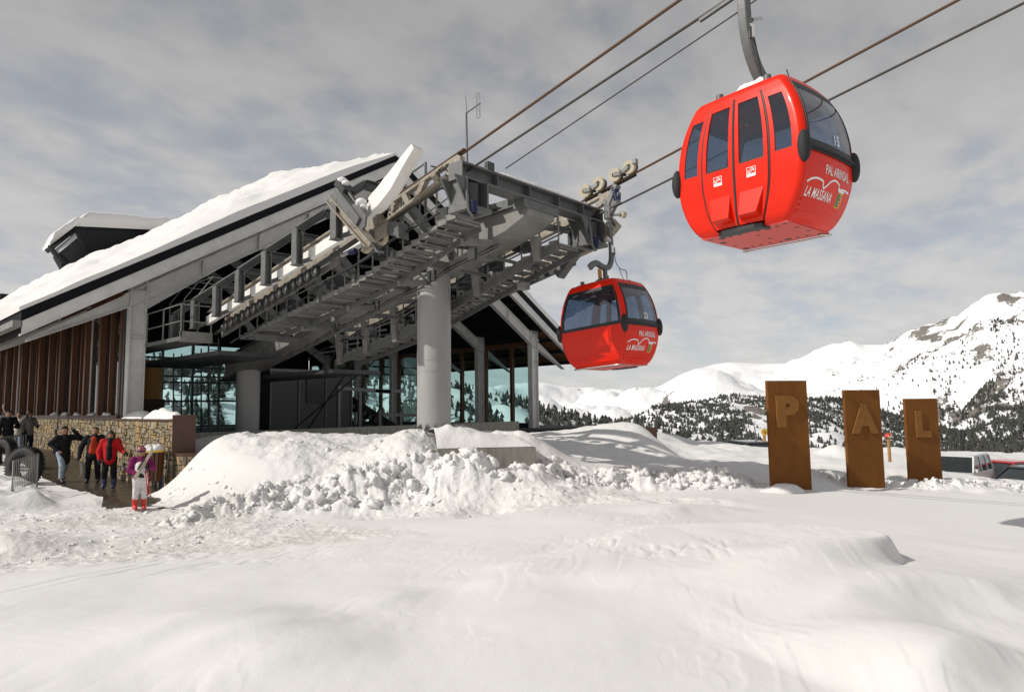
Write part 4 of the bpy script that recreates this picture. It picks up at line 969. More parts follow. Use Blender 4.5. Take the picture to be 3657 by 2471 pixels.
# snow lying on the steel
mbs = MB()
def snow_strip(p, q, w, th, seed, nseg=24):
    p = np.array(p, float); q = np.array(q, float); S = np.linspace(0, 1, nseg); T = np.linspace(-1, 1, 7)
    d = (q-p)/np.linalg.norm(q-p); b = np.cross(d, (0, 0, 1)); b /= np.linalg.norm(b); G = np.zeros((nseg, 7, 3))
    for i, s in enumerate(S):
        e = min(1, min(s, 1-s)*8+.05)
        for j, t in enumerate(T): G[i, j] = p+(q-p)*s+b*t*w/2+np.array((0, 0, th*e*(1-t*t)**.5*(1+1.4*float(fbm(np.array([s*6+seed]), np.array([t*.7]), 3, seed)))))
    mbs.grid(G)
snow_strip((9.4, 10.4, 7.592), (14.3, 10.4, 7.592), .34, .10, 3)
snow_strip((11.95, 10.3, 7.15), (11.95, 13.0, 7.05), .8, .13, 5); snow_strip((11.95, 13.2, 7.02), (11.95, 20, 5.66), .7, .08, 6)
snow_strip((9.03, 14.6, 6.83), (9.03, 16.0, 6.60), .15, .05, 8); snow_strip((11.0, 11.55, 7.245), (13.4, 11.55, 7.245), .5, .1, 9)
snow_strip((13.8, 10.32, 6.63), (14.4, 10.32, 6.63), .3, .1, 11); snow_strip((12.9, 12.2, 6.86), (13.4, 13.4, 6.62), .35, .16, 12); snow_strip((9.6, 14, 6.6), (9.6, 15.5, 6.4), .2, .08, 13)
mbs.build('snow', M['snow'], TW, kind='stuff')

AN = thing('antenna_mast', onx(1668, 590, 11.0), 'thin mast with a small dipole antenna above the cross beam', 'antenna')
a = onx(1669, 600, 11.0); b = onx(1663, 345, 11.0); m_ = onx(1665, 405, 11.0)
MB().tube([a, m_], .028, 8).build('mast', M['steel'], AN); MB().tube([m_+np.array((.02, 0, 0)), b], .012, 6).build('whip', M['steel_lite'], AN)
c = onx(1715, 370, 11.0); MB().tube([m_, c], .018, 6).build('boom', M['steel'], AN)
lp = [onx(p_, q_, 11.0) for p_, q_ in ((1703, 334), (1712, 332), (1714, 420), (1707, 424), (1703, 418), (1703, 334))]
MB().tube(lp, .011, 6).build('dipole', M['steel_lite'], AN)
FL = thing('floodlight', onx(1740, 640, 10.3), 'small square floodlight standing on the front cross beam', 'floodlight')
p = ony(1748, 598, 10.3)
MB().box((p[0]-.11, 10.24, p[2]-.10), (p[0]+.11, 10.36, p[2]+.11)).build('housing', M['steel_dark'], FL, .01)
MB().box((p[0]-.09, 10.232, p[2]-.08), (p[0]+.09, 10.242, p[2]+.09)).build('lens', M['cabin_panel'], FL)
for s in (-.10, .10): MB().beam((p[0]+s, 10.3, 7.59), (p[0]+s, 10.3, p[2]), .02, .03).build('bracket', M['steel_dark'], FL)
FL2 = thing('floodlight', (12.9, 14.5, 4.9), 'floodlight hanging below the right stairs near the pillar', 'floodlight')
for nm, x, y in (('lamp', 12.95, 11.9), ('lamp', 12.75, 14.9)):
    z = zR(y)-.42; MB().box((x-.02, y-.14, z-.14), (x+.26, y+.12, z+.06)).build(nm, M['steel_lite'], FL2, .02); MB().beam((x+.1, y, z), (x+.1, y, z+.32), .03, .03).build('bracket', M['steel'], FL2)

# ------------------------------------------------------------------ ropes
def rope(name, p, q, r, material, label, sag=0, group='ropes running out of the station', y_far=-70, back=None):
    p = np.array(p); q = np.array(q); d = (q-p)/(q[1]-p[1])
    pts = [p+d*(y-p[1])+np.array((0, 0, -.0002*(y-p[1])**2*0)) for y in np.linspace(p[1] if back is None else back, y_far, 30)]
    return MB().tube(pts, r, 10).build(name, material, label=label, cat='rope', group=group)
rope('track_rope', onx(1640, 557, ROPE_L), onx(2430, 0, ROPE_L), .030, M['rope'], 'rusty brown track rope above the left saddle plate', back=13.4)
rope('haul_rope', onx(1390, 795, ROPE_L), onx(2598, 0, ROPE_L), .026, M['rope_dark'], 'dark twisted haul rope just under the left track rope', back=15.5)
rope('telephone_rope', onx(1780, 620, 11.7), onx(2702, 0, 11.7), .016, M['rope_dark'], 'thin grey rope from the middle of the cross beam', back=11.2)
rope('track_rope', onx(2240, 634, ROPE_R), onx(3425, 0, ROPE_R), .030, M['rope'], 'brown track rope carrying the wheels above gondola 23', back=11.5)
rope('haul_rope', onx(2230, 722, ROPE_R), onx(3657, 12, ROPE_R), .026, M['rope_dark'], 'dark haul rope gripped below the wheels of gondola 23', back=20)

# ------------------------------------------------------------------ gondola cabins
CH = [0, .06, .15, .5, .95, 1.35, 1.75, 1.95, 2.08, 2.125]
CLn = [.71, .775, .84, 1.0, 1.055, 1.03, .915, .815, .735, .69]
CWd = [.585, .645, .675, .715, .735, .725, .695, .665, .625, .585]
def hl(c): return float(np.interp(c, CHs, CLs))
def hw(c): return float(np.interp(c, CHs, CWs))
CHs = np.linspace(0, 2.125, 80)
def _cub(xs, ys, q):
    xs = np.array(xs); ys = np.array(ys); m = np.gradient(ys, xs); i = np.clip(np.searchsorted(xs, q)-1, 0, len(xs)-2); h = xs[i+1]-xs[i]; t = (q-xs[i])/h
    return (2*t**3-3*t**2+1)*ys[i]+(t**3-2*t**2+t)*h*m[i]+(-2*t**3+3*t**2)*ys[i+1]+(t**3-t**2)*h*m[i+1]
CLs = _cub(CH, CLn, CHs); CWs = _cub(CH, CWd, CHs)
CR = .10
def surf(face, u, c, off=0.0):
    l = hl(c); w = hw(c); bf = .035*(1-u*u)
    if face == 'F': return (u*(w-CR), -(l+bf+off), c)
    if face == 'B': return (-u*(w-CR), (l+bf+off), c)
    if face == 'L': return (-(w+.015*(1-u*u)+off), -u*(l-CR), c)      # u = +1 towards the front end
    return ((w+.015*(1-u*u)+off), u*(l-CR), c)
def patch(mb, face, u0, u1, c0, c1, off=0.0, th=.03, nu=10, nc=12):
    f0 = u0 if callable(u0) else (lambda c: u0); f1 = u1 if callable(u1) else (lambda c: u1)
    cs = np.linspace(c0, c1, nc); A = np.array([[surf(face, f0(c)+(f1(c)-f0(c))*k/nu, c, off) for k in range(nu+1)] for c in cs])
    B = np.array([[surf(face, f0(c)+(f1(c)-f0(c))*k/nu, c, off-th) for k in range(nu+1)] for c in cs])
    mb.grid(A); mb.grid(B)
    for a, b in ((A[0], B[0]), (A[-1], B[-1]), (A[:, 0], B[:, 0]), (A[:, -1], B[:, -1])): mb.grid(np.stack([a, b], 0), False)
    return mb
def corner(mb, sx, sy, c0=0.0, c1=2.1, off=0.0, nc=40):
    A = []
    for c in np.linspace(c0, c1, nc):
        l = hl(c); w = hw(c); row = []
        for k in range(9):
            a = math.pi/2*k/8; row.append((sx*(w-CR+(CR+off)*math.cos(a)), sy*(l-CR+(CR+off)*math.sin(a)), c))
        row.append((sx*(w-CR), sy*(l-CR), c)); A.append(row)
    A = np.array(A); mb.grid(A); mb.grid(np.stack([A[:, -1], A[:, 0]], 1))
    for e in (0, -1): mb.add(A[e].tolist(), [tuple(range(10))])
    return mb
_font_cache = {}
def text_mesh(txt, size, shear=0, bold=.02, sx=.8):
    cu = bpy.data.curves.new('t', 'FONT'); cu.body = txt; cu.size = size; cu.shear = shear; cu.offset = bold*size; cu.align_x = 'LEFT'; cu.resolution_u = 3; cu.space_character = 1.08
    o = bpy.data.objects.new('t', cu); COL.objects.link(o)
    dg = bpy.context.evaluated_depsgraph_get(); me = bpy.data.meshes.new_from_object(o.evaluated_get(dg))
    v = np.array([(p.co.x*sx, p.co.y) for p in me.vertices]); f = [tuple(p.vertices) for p in me.polygons]
    bpy.data.objects.remove(o); bpy.data.curves.remove(cu); bpy.data.meshes.remove(me); return v, f
def lettering(parent, face, txt, x0, c0, size, material, width=None, shear=0, bold=.02, off=.006, slope=0):
    v, f = text_mesh(txt, size, shear, bold)
    if width: v[:, 0] *= width/(v[:, 0].max()-v[:, 0].min())
    mb = MB(); P = []
    for a, b in v:
        c = c0+b+slope*a; w = hw(c)-CR; P.append(surf(face, (x0+a)/w, c, off))
    mb.add(P, f); me = bpy.data.meshes.new('lettering'); me.from_pydata(mb.v, [], mb.f); me.update()
    return link('lettering', me, material, parent, local=True)
M['crest_green'] = mat('crest_green', (.05, .16, .14), .5); M['crest_yellow'] = mat('crest_yellow', (.60, .38, .03), .5); M['crest_red'] = mat('crest_red', (.35, .03, .02), .5)
M['skin'] = mat('skin', (.34, .18, .115), .6)

def gondola(number, doors_left, sgn, loc, rot, label, passengers):
    G = thing('gondola_cabin', loc, label, 'gondola', 'red gondola cabins', rot)
    def part(mb, name, material, parent=None, **k): return mb.build(name, material, parent or G, local=True, **k)
    # shell
    for sx in (-1, 1):
        for sy in (-1, 1): part(corner(MB(), sx, sy), 'corner_post', M['red'])
    for face in 'FB':
        lo = part(patch(MB(), face, -1, 1, 0.0, .90, 0, .03, 14, 24), 'end_panel', M['red'])
        for c in (.10, .17, .24): part(patch(MB(), face, -.98, .98, c, c+.028, .012, .02, 14, 3), 'rib', M['red'], lo)
        gl = part(patch(MB(), face, -.985, .985, .985, 1.975, .002, .012, 14, 20), 'end_window', M['cab_glass'])
        part(patch(MB(), face, -1, 1, .90, .985, .03, .05, 14, 4), 'bumper_band', M['black'])
        part(patch(MB(), face, -1, 1, .925, .955, .05, .03, 14, 3), 'bumper_strip', M['rubber'])
        part(patch(MB(), face, -1, 1, 1.86, 1.98, .006, .02, 14, 4), 'window_header', M['black'])
        for s in (-1, 1): part(patch(MB(), face, (.93 if s > 0 else -.985), (.985 if s > 0 else -.93), .985, 1.86, .008, .012, 2, 18), 'window_seal', M['black'])
        part(patch(MB(), face, -.985, .985, .985, 1.06, .008, .012, 14, 4), 'window_seal', M['black'])
        part(patch(MB(), face, -1, 1, 1.975, 2.10, 0, .03, 14, 5), 'roof_edge', M['red'])
    fd, fp = ('L', 'R') if doors_left else ('R', 'L')
    # plain side: one big window
    lo = part(patch(MB(), fp, -1, 1, 0, .93, 0, .03, 14, 24), 'side_panel', M['red'])
    for c in (.08, .15, .22, .29): part(patch(MB(), fp, -.9, .98, c, c+.024, .010, .02, 14, 3), 'rib', M['red'], lo)
    part(patch(MB(), fp, -.99, .99, .93, 1.93, .002, .012, 14, 20), 'side_window', M['cab_glass'])
    part(patch(MB(), fp, -.99, .99, .93, 1.01, .008, .012, 14, 4), 'window_seal', M['black'])
    part(patch(MB(), fp, -.99, .99, 1.85, 1.93, .008, .012, 14, 4), 'window_seal', M['black'])
    for s in (-1, 1): part(patch(MB(), fp, (.92 if s > 0 else -.99), (.99 if s > 0 else -.92), 1.01, 1.85, .008, .012, 2, 18), 'window_seal', M['black'])
    part(patch(MB(), fp, -1, 1, 1.93, 2.10, 0, .03, 14, 5), 'roof_edge', M['red'])
    # door side: two leaves and two narrow windows
    part(patch(MB(), fd, -1, 1, 1.95, 2.10, 0, .03, 14, 5), 'roof_edge', M['red'])
    for s in (-1, 1):
        o_, i_ = 1.0*s, .60*s; a, b = min(o_, i_), max(o_, i_)
        part(patch(MB(), fd, a, b, 0, .96, 0, .03, 6, 24), 'side_panel', M['red'])
        part(patch(MB(), fd, a, b, 1.80, 1.95, 0, .03, 6, 5), 'side_panel', M['red'])
        e0, e1 = (.60, .67) if s > 0 else (-.67, -.60); part(patch(MB(), fd, e0, e1, .96, 1.80, 0, .03, 2, 16), 'window_post', M['red'])
        e0, e1 = (.93, 1.0) if s > 0 else (-1.0, -.93); part(patch(MB(), fd, e0, e1, .96, 1.80, 0, .03, 2, 16), 'window_post', M['red'])
        e0, e1 = (.67, .93) if s > 0 else (-.93, -.67); part(patch(MB(), fd, e0, e1, .96, 1.80, -.006, .01, 4, 16), 'narrow_window', M['cab_glass'])
        # door leaf
        d0, d1 = (.02, .565) if s > 0 else (-.565, -.02)
        w0, w1 = (.09, .50) if s > 0 else (-.50, -.09)
        dl = part(patch(MB(), fd, d0, d1, .06, .93, .012, .035, 8, 22), 'door', M['red'])
        part(patch(MB(), fd, d0, d1, 1.86, 1.95, .012, .035, 8, 4), 'door_top', M['red'], dl)
        for p0, p1 in ((d0, w0), (w1, d1)): part(patch(MB(), fd, p0, p1, .93, 1.86, .012, .035, 2, 18), 'door_stile', M['red'], dl)
        part(patch(MB(), fd, w0, w1, .93, 1.86, .0, .01, 6, 18), 'door_window', M['cab_glass'], dl)
        part(patch(MB(), fd, w0, w1, .93, .96, .006, .012, 6, 2), 'window_seal', M['black'], dl)
        g0, g1 = (.575, .592) if s > 0 else (-.592, -.575); part(patch(MB(), fd, g0, g1, .06, 1.95, .004, .02, 1, 26), 'door_gasket', M['black'])
        # tapering ski pocket
        mb = MB(); pa = [surf(fd, u, .52, .012) for u in (w0, w1)]; pb = [surf(fd, u, .17, .115) for u in (w0+.02, w1-.02)]; pc = [surf(fd, u, .11, .012) for u in (w0, w1)]; pd_ = [surf(fd, u, .17, .012) for u in (w0, w1)]
        mb.add(pa+pb+pc, [(0, 1, 3, 2), (2, 3, 5, 4), (0, 2, 4), (1, 5, 3)]); part(mb, 'ski_pocket', M['red'], dl)
        # small white logo with a wave
        u_ = (d0+d1)/2; du = .075
        part(patch(MB(), fd, u_-du, u_+du, .70, .84, .0155, .003, 4, 4), 'logo_plate', M['white'], dl)
        part(patch(MB(), fd, u_-du*.88, u_+du*.88, .745, .832, .0175, .002, 4, 4), 'logo_field', M['red'], dl)
        for k in range(2):
            mb = MB(); rows = []
            for t in np.linspace(-1, 1, 13):
                cc = .785+.018*math.sin(t*3.1+k*.6)+.014*(k-.5)*2; rows.append([surf(fd, u_+du*.75*t, cc-.006, .0195), surf(fd, u_+du*.75*t, cc+.006, .0195)])
            part(mb.grid(np.array(rows)), 'logo_wave', M['white'], dl)
    part(patch(MB(), fd, -.018, .018, .03, 1.95, .02, .03, 1, 26), 'door_seam', M['rubber'])
    # end print on the front face
    FZ = surf
    lettering(G, 'F', 'PAL·ARINSAL', -.20, .645, .185, M['white'], width=.68, bold=.014)
    lettering(G, 'F', 'LA MASSANA', -.57, .30, .18, M['white'], width=.66, shear=.16, bold=.014)
    lettering(G, 'F', number, .0, 1.09, .21, M['white'], bold=.016, off=.016)
    wv = [(-.95, .50), (-.8, .55), (-.62, .575), (-.45, .57), (-.36, .555), (-.33, .50), (-.29, .475), (-.2, .51), (-.05, .585), (.1, .62), (.25, .615), (.37, .575), (.36, .53), (.45, .535), (.65, .55), (.92, .535)]
    wv = [p for p in smooth([np.array((a, b-.025, 0)) for a, b in wv], 4)]
    rows = []
    for i, p in enumerate(wv):
        d = wv[min(i+1, len(wv)-1)]-wv[max(i-1, 0)]; n_ = np.array((-d[1], d[0]*.6)); n_ /= np.linalg.norm(n_)+1e-9
        rows.append([surf('F', p[0]-n_[0]*.02, p[1]-n_[1]*.013, .005), surf('F', p[0]+n_[0]*.02, p[1]+n_[1]*.013, .005)])
    part(MB().grid(np.array(rows)), 'wave_line', M['white'])
    # town crest
    sh = part(patch(MB(), 'F', .40, .66, .27, .47, .004, .003, 4, 4), 'crest', M['crest_yellow'])
    part(patch(MB(), 'F', .42, .53, .29, .46, .006, .002, 3, 3), 'crest_field', M['crest_green'], sh)
    for k in range(4): part(patch(MB(), 'F', .545+.03*(k % 2), .60+.03*(k % 2), .29+.043*k, .315+.043*k, .006, .002, 2, 2), 'crest_bar', M['crest_red'], sh)
    part(patch(MB(), 'F', .39, .67, .475, .505, .006, .003, 4, 2), 'crest_scroll', M['white'], sh)
    # bumper pads on the corners
    for sx in (-1, 1):
        for sy in (-1, 1):
            c = np.array((sx*(hw(.95)-.025), sy*(hl(.95)-.01), .93)); mb = MB().sphere(c, .1, 14, 12, (.95, .85, 2.25)); part(mb, 'bumper_pad', M['rubber'])
    # floor with drain holes, step, skid bars
    N = 40; ring_ = []
    l, w = hl(0)-.004, hw(0)-.004
    fl = MB().box((-w, -l, -.012), (w, l, .012)); flo = part(fl, 'floor', M['red_floor'])
    hx = np.linspace(-w*.82, w*.82, 4)
    for i in range(9):
        for x in (-w*.72, w*.72) if i % 4 else hx:
            y = -l*.86+2*l*.86*i/8; rr_ = .030 if (i*7+int(x*10)) % 5 else .055
            part(MB().tube([(x, y, -.0135), (x, y, -.0125)], rr_, 12), 'drain_hole', M['black'], flo)
    sd_ = -1 if doors_left else 1
    stp = [(sd_*(hw(0)-.06), y_, .0) for y_ in (-.36, .36)]
    pts = [(sd_*(hw(0)-.08), -.40, .0), (sd_*(hw(0)+.06), -.36, .0), (sd_*(hw(0)+.12), -.26, .0), (sd_*(hw(0)+.13), 0, .0), (sd_*(hw(0)+.12), .26, .0), (sd_*(hw(0)+.06), .36, .0), (sd_*(hw(0)-.08), .40, .0)]
    part(MB().extrude([(a, b, -.03) for a, b, c in pts], (0, 0, .055)), 'door_step', M['black'])
    for s in (-sd_,):
        pth = [(s*(w-.12), -l+.08, -.03), (s*(w-.02), -l+.02, -.03), (s*(w+.035), -l+.1, -.03), (s*(w+.035), l-.1, -.03), (s*(w-.02), l-.02, -.03), (s*(w-.12), l-.08, -.03)]
        part(MB().tube(smooth([np.array(p) for p in pth], 4), .016, 8), 'skid_bar', M['chrome'])
    # roof, snow cap and fittings
    rt = []
    for i, (f_, z_) in enumerate(((1.0, 2.10), (.93, 2.13), (.8, 2.145))):
        ll, ww = hl(2.1)*f_, hw(2.1)*f_; rt.append([(ww*math.copysign(min(1, abs(math.cos(a))*1.25), math.cos(a)), ll*math.copysign(min(1, abs(math.sin(a))*1.25), math.sin(a)), z_) for a in np.linspace(0, 2*math.pi, 37)])
    mb = MB().grid(np.array(rt)); mb.add(rt[-1][:-1], [tuple(range(36))]); roof = part(mb, 'roof', M['red'])
    mt = MB().extrude([(-.42, -.09, 2.14), (-.22, -.09, 2.27), (.22, -.09, 2.27), (.42, -.09, 2.14)], (0, .18, 0)); part(mt, 'roof_mount', M['steel'], roof)
    mt = MB().extrude([(-.06, -.52, 2.14), (-.06, -.25, 2.26), (-.06, .25, 2.26), (-.06, .52, 2.14)], (.12, 0, 0)); part(mt, 'roof_mount', M['steel'], roof)
    for x, y in ((-.46, -.40), (.46, -.40), (-.46, .40), (.46, .40)): part(MB().cyl((x, y, 2.11), (x, y, 2.23), .055, 12), 'roof_damper', M['steel'], roof)
    mb = MB(); S = np.linspace(-1, 1, 16); XX, YY = np.meshgrid(S, S); hh = .21*np.clip(1-XX**4, 0, 1)*np.clip(1-YY**4, 0, 1)*(1+fbm(XX*2, YY*2, 3, 3))*(1.0 if number == '15' else .25)
    mb.grid(np.stack([XX*.44, YY*.42, 2.142+hh], -1)); part(mb, 'roof_snow', M['snow'], roof, kind='stuff')
    part(MB().tube([(.2, -.45, 2.13), (.05, -.42, 2.48)], .008, 6), 'aerial', M['rubber'], roof)
    # seats inside
    for s in (-1, 1):
        part(MB().box((-.55, s*.78-.20 if s > 0 else s*.78, .42), (.55, s*.78 if s > 0 else s*.78+.20, .48)), 'bench', M['steel_dark'])
        part(MB().box((-.55, s*.80-.03, .48), (.55, s*.80+.03, .92)), 'bench_back', M['steel_dark'])
    for s in (-.3, .3): part(MB().beam((s, -.5, 2.02), (s, .5, 2.02), .03, .03), 'ceiling_bar', M['steel_dark'])
    # gooseneck hanger
    hp_ = [(-.62*sgn, 0, 2.50), (-.50*sgn, 0, 2.60), (-.34*sgn, 0, 2.66), (-.10*sgn, 0, 2.60), (.10*sgn, 0, 2.60), (.24*sgn, 0, 2.72), (.31*sgn, 0, 2.95), (.32*sgn, 0, 3.4), (.30*sgn, 0, 4.1)]
    if number == '15': hp_ = [(-.55*sgn, 0, 2.25), (-.40*sgn, 0, 2.32), (-.16*sgn, 0, 2.43), (.08*sgn, 0, 2.62), (.26*sgn, 0, 2.92), (.34*sgn, 0, 3.25), (.37*sgn, 0, 3.65), (.38*sgn, 0, 4.1)]
    hp_ = smooth([np.array(p, float) for p in hp_], 6); L_ = len(hp_)
    hg = part(sweep_rect(hp_, lambda t: (.15 if number == '15' else .10), lambda t: (.19 if number == '15' else .16)-.04*t, side=np.array((0, 1.0, 0))), 'hanger_arm', M['steel'], bevel=.02)
    part(MB().cyl((0, 0, 2.2), (0, 0, 2.62 if number != '15' else 2.4), .06, 12), 'hanger_pin', M['steel'], hg)
    if number != '15': part(MB().cyl((-.22*sgn, 0, 2.28), (-.22*sgn, 0, 2.52), .05, 12), 'damper', M['orange'], hg)
    part(MB().box((.30*sgn-.05, -.09, 3.02), (.30*sgn+.05, -.06, 3.22)), 'tag_plate', M['white'], hg)
    part(MB().beam((.33*sgn-.1*sgn, -.05, 3.32), (.33*sgn-.28*sgn, -.1, 3.38), .05, .06), 'grip_lever', M['chrome'], hg)
    ca = [(.34*sgn, -.08, 3.0), (.36*sgn, -.10, 2.75), (.50*sgn, -.12, 2.6), (.62*sgn, -.2, 2.55), (.52*sgn, -.3, 2.35), (.42*sgn, -.35, 2.18)] if number != '15' else [(.26*sgn, -.06, 3.15), (.24*sgn, -.12, 2.8), (.10*sgn, -.1, 2.45), (.02*sgn, -.1, 2.3)]
    part(MB().tube(smooth([np.array(p) for p in ca], 5), .010, 6), 'control_cable', M['rubber'], hg)
    part(MB().cyl((.345*sgn, -.075, 2.98), (.345*sgn, -.075, 3.16), .028, 10), 'cable_socket', M['steel_dark'], hg)
    return G
rotA = (math.radians(1.0), 0, math.radians(-8.6)); rotB = (math.radians(-2.8), 0, math.radians(-3.5))
locA = (9.80, 3.945, 4.829); locB = (13.924, 9.68, 3.269)
GA = gondola('15', True, -1, locA, rotA, 'large red gondola cabin numbered 15 with double doors, nearest the camera', True)
GB = gondola('23', False, 1, locB, rotB, 'red gondola cabin numbered 23 hanging just outside the station at right', False)
# rope carriages (world space, along the track rope)
def carriage(G, xr, y0, ztop, slope, hang_top):
    d = np.array((0, 1, slope)); d /= np.linalg.norm(d); nrm = np.array((0, -d[2], d[1]))
    def at(t, h=0, x=0): return np.array((xr+x, y0, ztop))+d*t+nrm*h
    fr = MB()
    fr.beam(at(-.85, -.02, .09), at(.85, -.02, .09), .04, .10)
    C_ = fr.build('carriage_beam', M['steel_dark'], G)
    for k, t in enumerate((-.78, -.32, .22, .68)):
        for x in (-.055,): MB().ring(at(t, .17, x), (1, 0, 0), .07, .185, .09, 26).build('carriage_wheel', M['cream'], C_)
        MB().ring(at(t, .17, -.05), (1, 0, 0), 0, .07, .05, 14).build('wheel_hub', M['steel_dark'], C_)
        MB().ring(at(t, .17, .06), (1, 0, 0), .0, .175, .06, 22).build('wheel_cheek', M['steel_dark'], C_)
    for a, b in ((-.78, -.32), (.22, .68)):
        for s in (-.13,):
            p, q, m = at(a, .17, s), at(b, .17, s), at((a+b)/2, .10, s)
            MB().beam(p, m, .035, .10, up=(0, 0, 1)).build('wheel_link', M['steel_lite'], C_); MB().beam(m, q, .035, .10).build('wheel_link', M['steel_lite'], C_)
            MB().cyl(m+np.array((-.04, 0, 0)), m+np.array((.2, 0, 0)), .045, 12).build('link_pin', M['steel_dark'], C_)
    MB().box(tuple(at(-1.0, .20, -.12)-.06), tuple(at(-1.0, .20, -.12)+.06)).build('sensor_box', M['steel_lite'], C_)
    ht = np.array(hang_top)
    hd = MB(); hd.beam(at(-.25, -.05, .06), ht+np.array((0, 0, .25)), .16, .22, w2=.14, h2=.18, up=(1, 0, 0)); hd.beam(at(.3, -.05, .06), ht+np.array((0, .02, .30)), .12, .14, w2=.14, h2=.2, up=(1, 0, 0))
    hd.beam(ht+np.array((0, 0, .3)), ht+np.array((0, 0, -.1)), .16, .2, up=(0, 1, 0)); hd.build('hanger_head', M['steel'], C_, .015)
    MB().cyl(ht+np.array((.02, -.28, .35)), ht+np.array((.02, -.18, .75)), .095, 16).build('grip_spring', M['blue'], C_)
    hl_ = [ht+np.array((.02+.1*math.cos(t), -.28+.1*math.sin(t)+.0023*t, .37+.0088*t)) for t in np.linspace(0, 2*math.pi*6, 66)]
    MB().tube(hl_, .014, 5).build('spring_coil', M['blue'], C_)
    MB().extrude([ht+np.array((-.05, -.05, -.05)), ht+np.array((-.05, -.33, .35)), ht+np.array((-.05, -.36, .55)), ht+np.array((-.05, -.25, .5)), ht+np.array((-.05, -.02, .2))], (.14, 0, 0)).build('grip_plate', M['steel'], C_)
    w_ = ht+np.array((.10, -.34, -.02)); MB().tube([w_, w_+np.array((.12, -.02, 0))], .085, 16).build('guide_roller', M['cream'], C_); MB().beam(ht, w_, .05, .05).build('roller_arm', M['steel'], C_)
    MB().beam(at(.9, -.62, -.02), at(-.3, -.60, -.02), .06, .05).build('rope_grip', M['steel_dark'], C_)
bpy.context.view_layer.update()
def hang_top(G, x, z): return np.array(wmat(G) @ Vector((x, 0, z)))
hB = hang_top(GB, .30, 4.05); hA = hang_top(GA, -.38, 4.05)
pB0, pB1 = onx(2240, 634, ROPE_R), onx(3425, 0, ROPE_R); slB = (pB1[2]-pB0[2])/(pB1[1]-pB0[1])
carriage(GB, ROPE_R, 9.85, pB0[2]+slB*(9.85-pB0[1])+.03, slB, hB)
pA0, pA1 = onx(1640, 557, ROPE_L), onx(2430, 0, ROPE_L); slA = (pA1[2]-pA0[2])/(pA1[1]-pA0[1])
carriage(GA, ROPE_L, 4.0, pA0[2]+slA*(4.0-pA0[1])+.03, slA, (ROPE_L, 3.95, 8.95))
MB().beam(hA, (ROPE_L, 3.95, 9.2), .10, .13, up=(0, 1, 0)).build('hanger_extension', M['steel'], GA)

# ------------------------------------------------------------------ stone wall with its coping
WX = 7.30; WY0, WY1, WZ = 20.62, 47.0, 1.98
SWL = thing('stone_wall', (WX, WY0, 0), 'tan rubble stone retaining wall below the glazed left side of the station', 'wall')
MB().box((WX+.02, WY0, -.3), (WX+.36, WY1, WZ)).build('mortar_core', M['mortar'], SWL)
MB().box((WX-.06, WY0-.06, WZ+.002), (WX+.40, 26.0, WZ+.06)).build('coping', M['corten_dark'], SWL)
MB().box((WX-.03, 26.0, WZ+.002), (WX+.30, WY1, WZ+.04)).build('coping', M['steel_dark'], SWL)
MB().box((WX-.04, WY0-.05, 1.02), (WX+.62, WY0-.004, 2.16)).build('end_plate', M['corten_dark'], SWL)
MB().box((WX+.58, WY0, 1.02), (WX+.64, 24.0, 2.16)).build('end_plate', M['corten_dark'], SWL)
stones = []
def split(a, b, c, d, depth=0):
    w, h = b-a, d-c
    if w > .44 or h > .28 or (w*h > .036 and random.random() < .75):
        if w*random.uniform(.7, 1.3) > h*1.25: t = random.uniform(.34, .66); m = a+w*t; split(a, m, c, d); split(m, b, c, d)
        else: t = random.uniform(.34, .66); m = c+h*t; split(a, b, c, m); split(a, b, m, d)
    else: stones.append((a, b, c, d))
yy = WY0+.0
while yy < WY1-.1:
    wv = random.uniform(.9, 1.4); split(yy, min(yy+wv, WY1), -.05, WZ-.01); yy += wv
def stone(mb, a, b, c, d, plane='x', X=WX, out=-1):
    g = .011; j = lambda: random.uniform(-.014, .014); dp = random.uniform(.015, .055)
    q = [(a+g+j(), c+g+j()), (b-g+j(), c+g+j()), (b-g+j(), d-g+j()), (a+g+j(), d-g+j())]
    cx_, cy_ = (a+b)/2, (c+d)/2
    front = [(x+(cx_-x)*.10, y+(cy_-y)*.12) for x, y in q]
    def mk(x, y, dpt): return (X-dpt, x, y) if plane == 'x' else (x, X-dpt, y)
    vs = [mk(x, y, -.03) for x, y in q]+[mk(x, y, dp*.6+random.uniform(0, .008)) for x, y in q]+[mk(x, y, dp+random.uniform(-.006, .008)) for x, y in front]
    fs = [(8, 9, 10, 11)]
    for k in range(4): fs += [(k, (k+1) % 4, 4+(k+1) % 4, 4+k), (4+k, 4+(k+1) % 4, 8+(k+1) % 4, 8+k)]
    mb.add(vs, fs)
stones.sort(key=lambda s: ((s[1]-s[0])*(s[3]-s[2]))/((s[0]/20.6)**3), reverse=True)
rest = {i: MB() for i in range(7)}
for i, s_ in enumerate(stones):
    if i < 300: mb = MB(); stone(mb, *s_); mb.build('stone', M['stone%d' % random.randrange(7)], SWL)
    else: stone(rest[random.randrange(7)], *s_)
rm = MB(); mi = []
for k, mb in rest.items():
    rm.add(mb.v, mb.f); mi += [k]*len(mb.f)
me = rm.mesh('stones'); 
for k in range(7): me.materials.append(M['stone%d' % k])
me.polygons.foreach_set('material_index', np.array(mi, dtype=np.int32))
link('stones', me, None, SWL, kind='stuff')
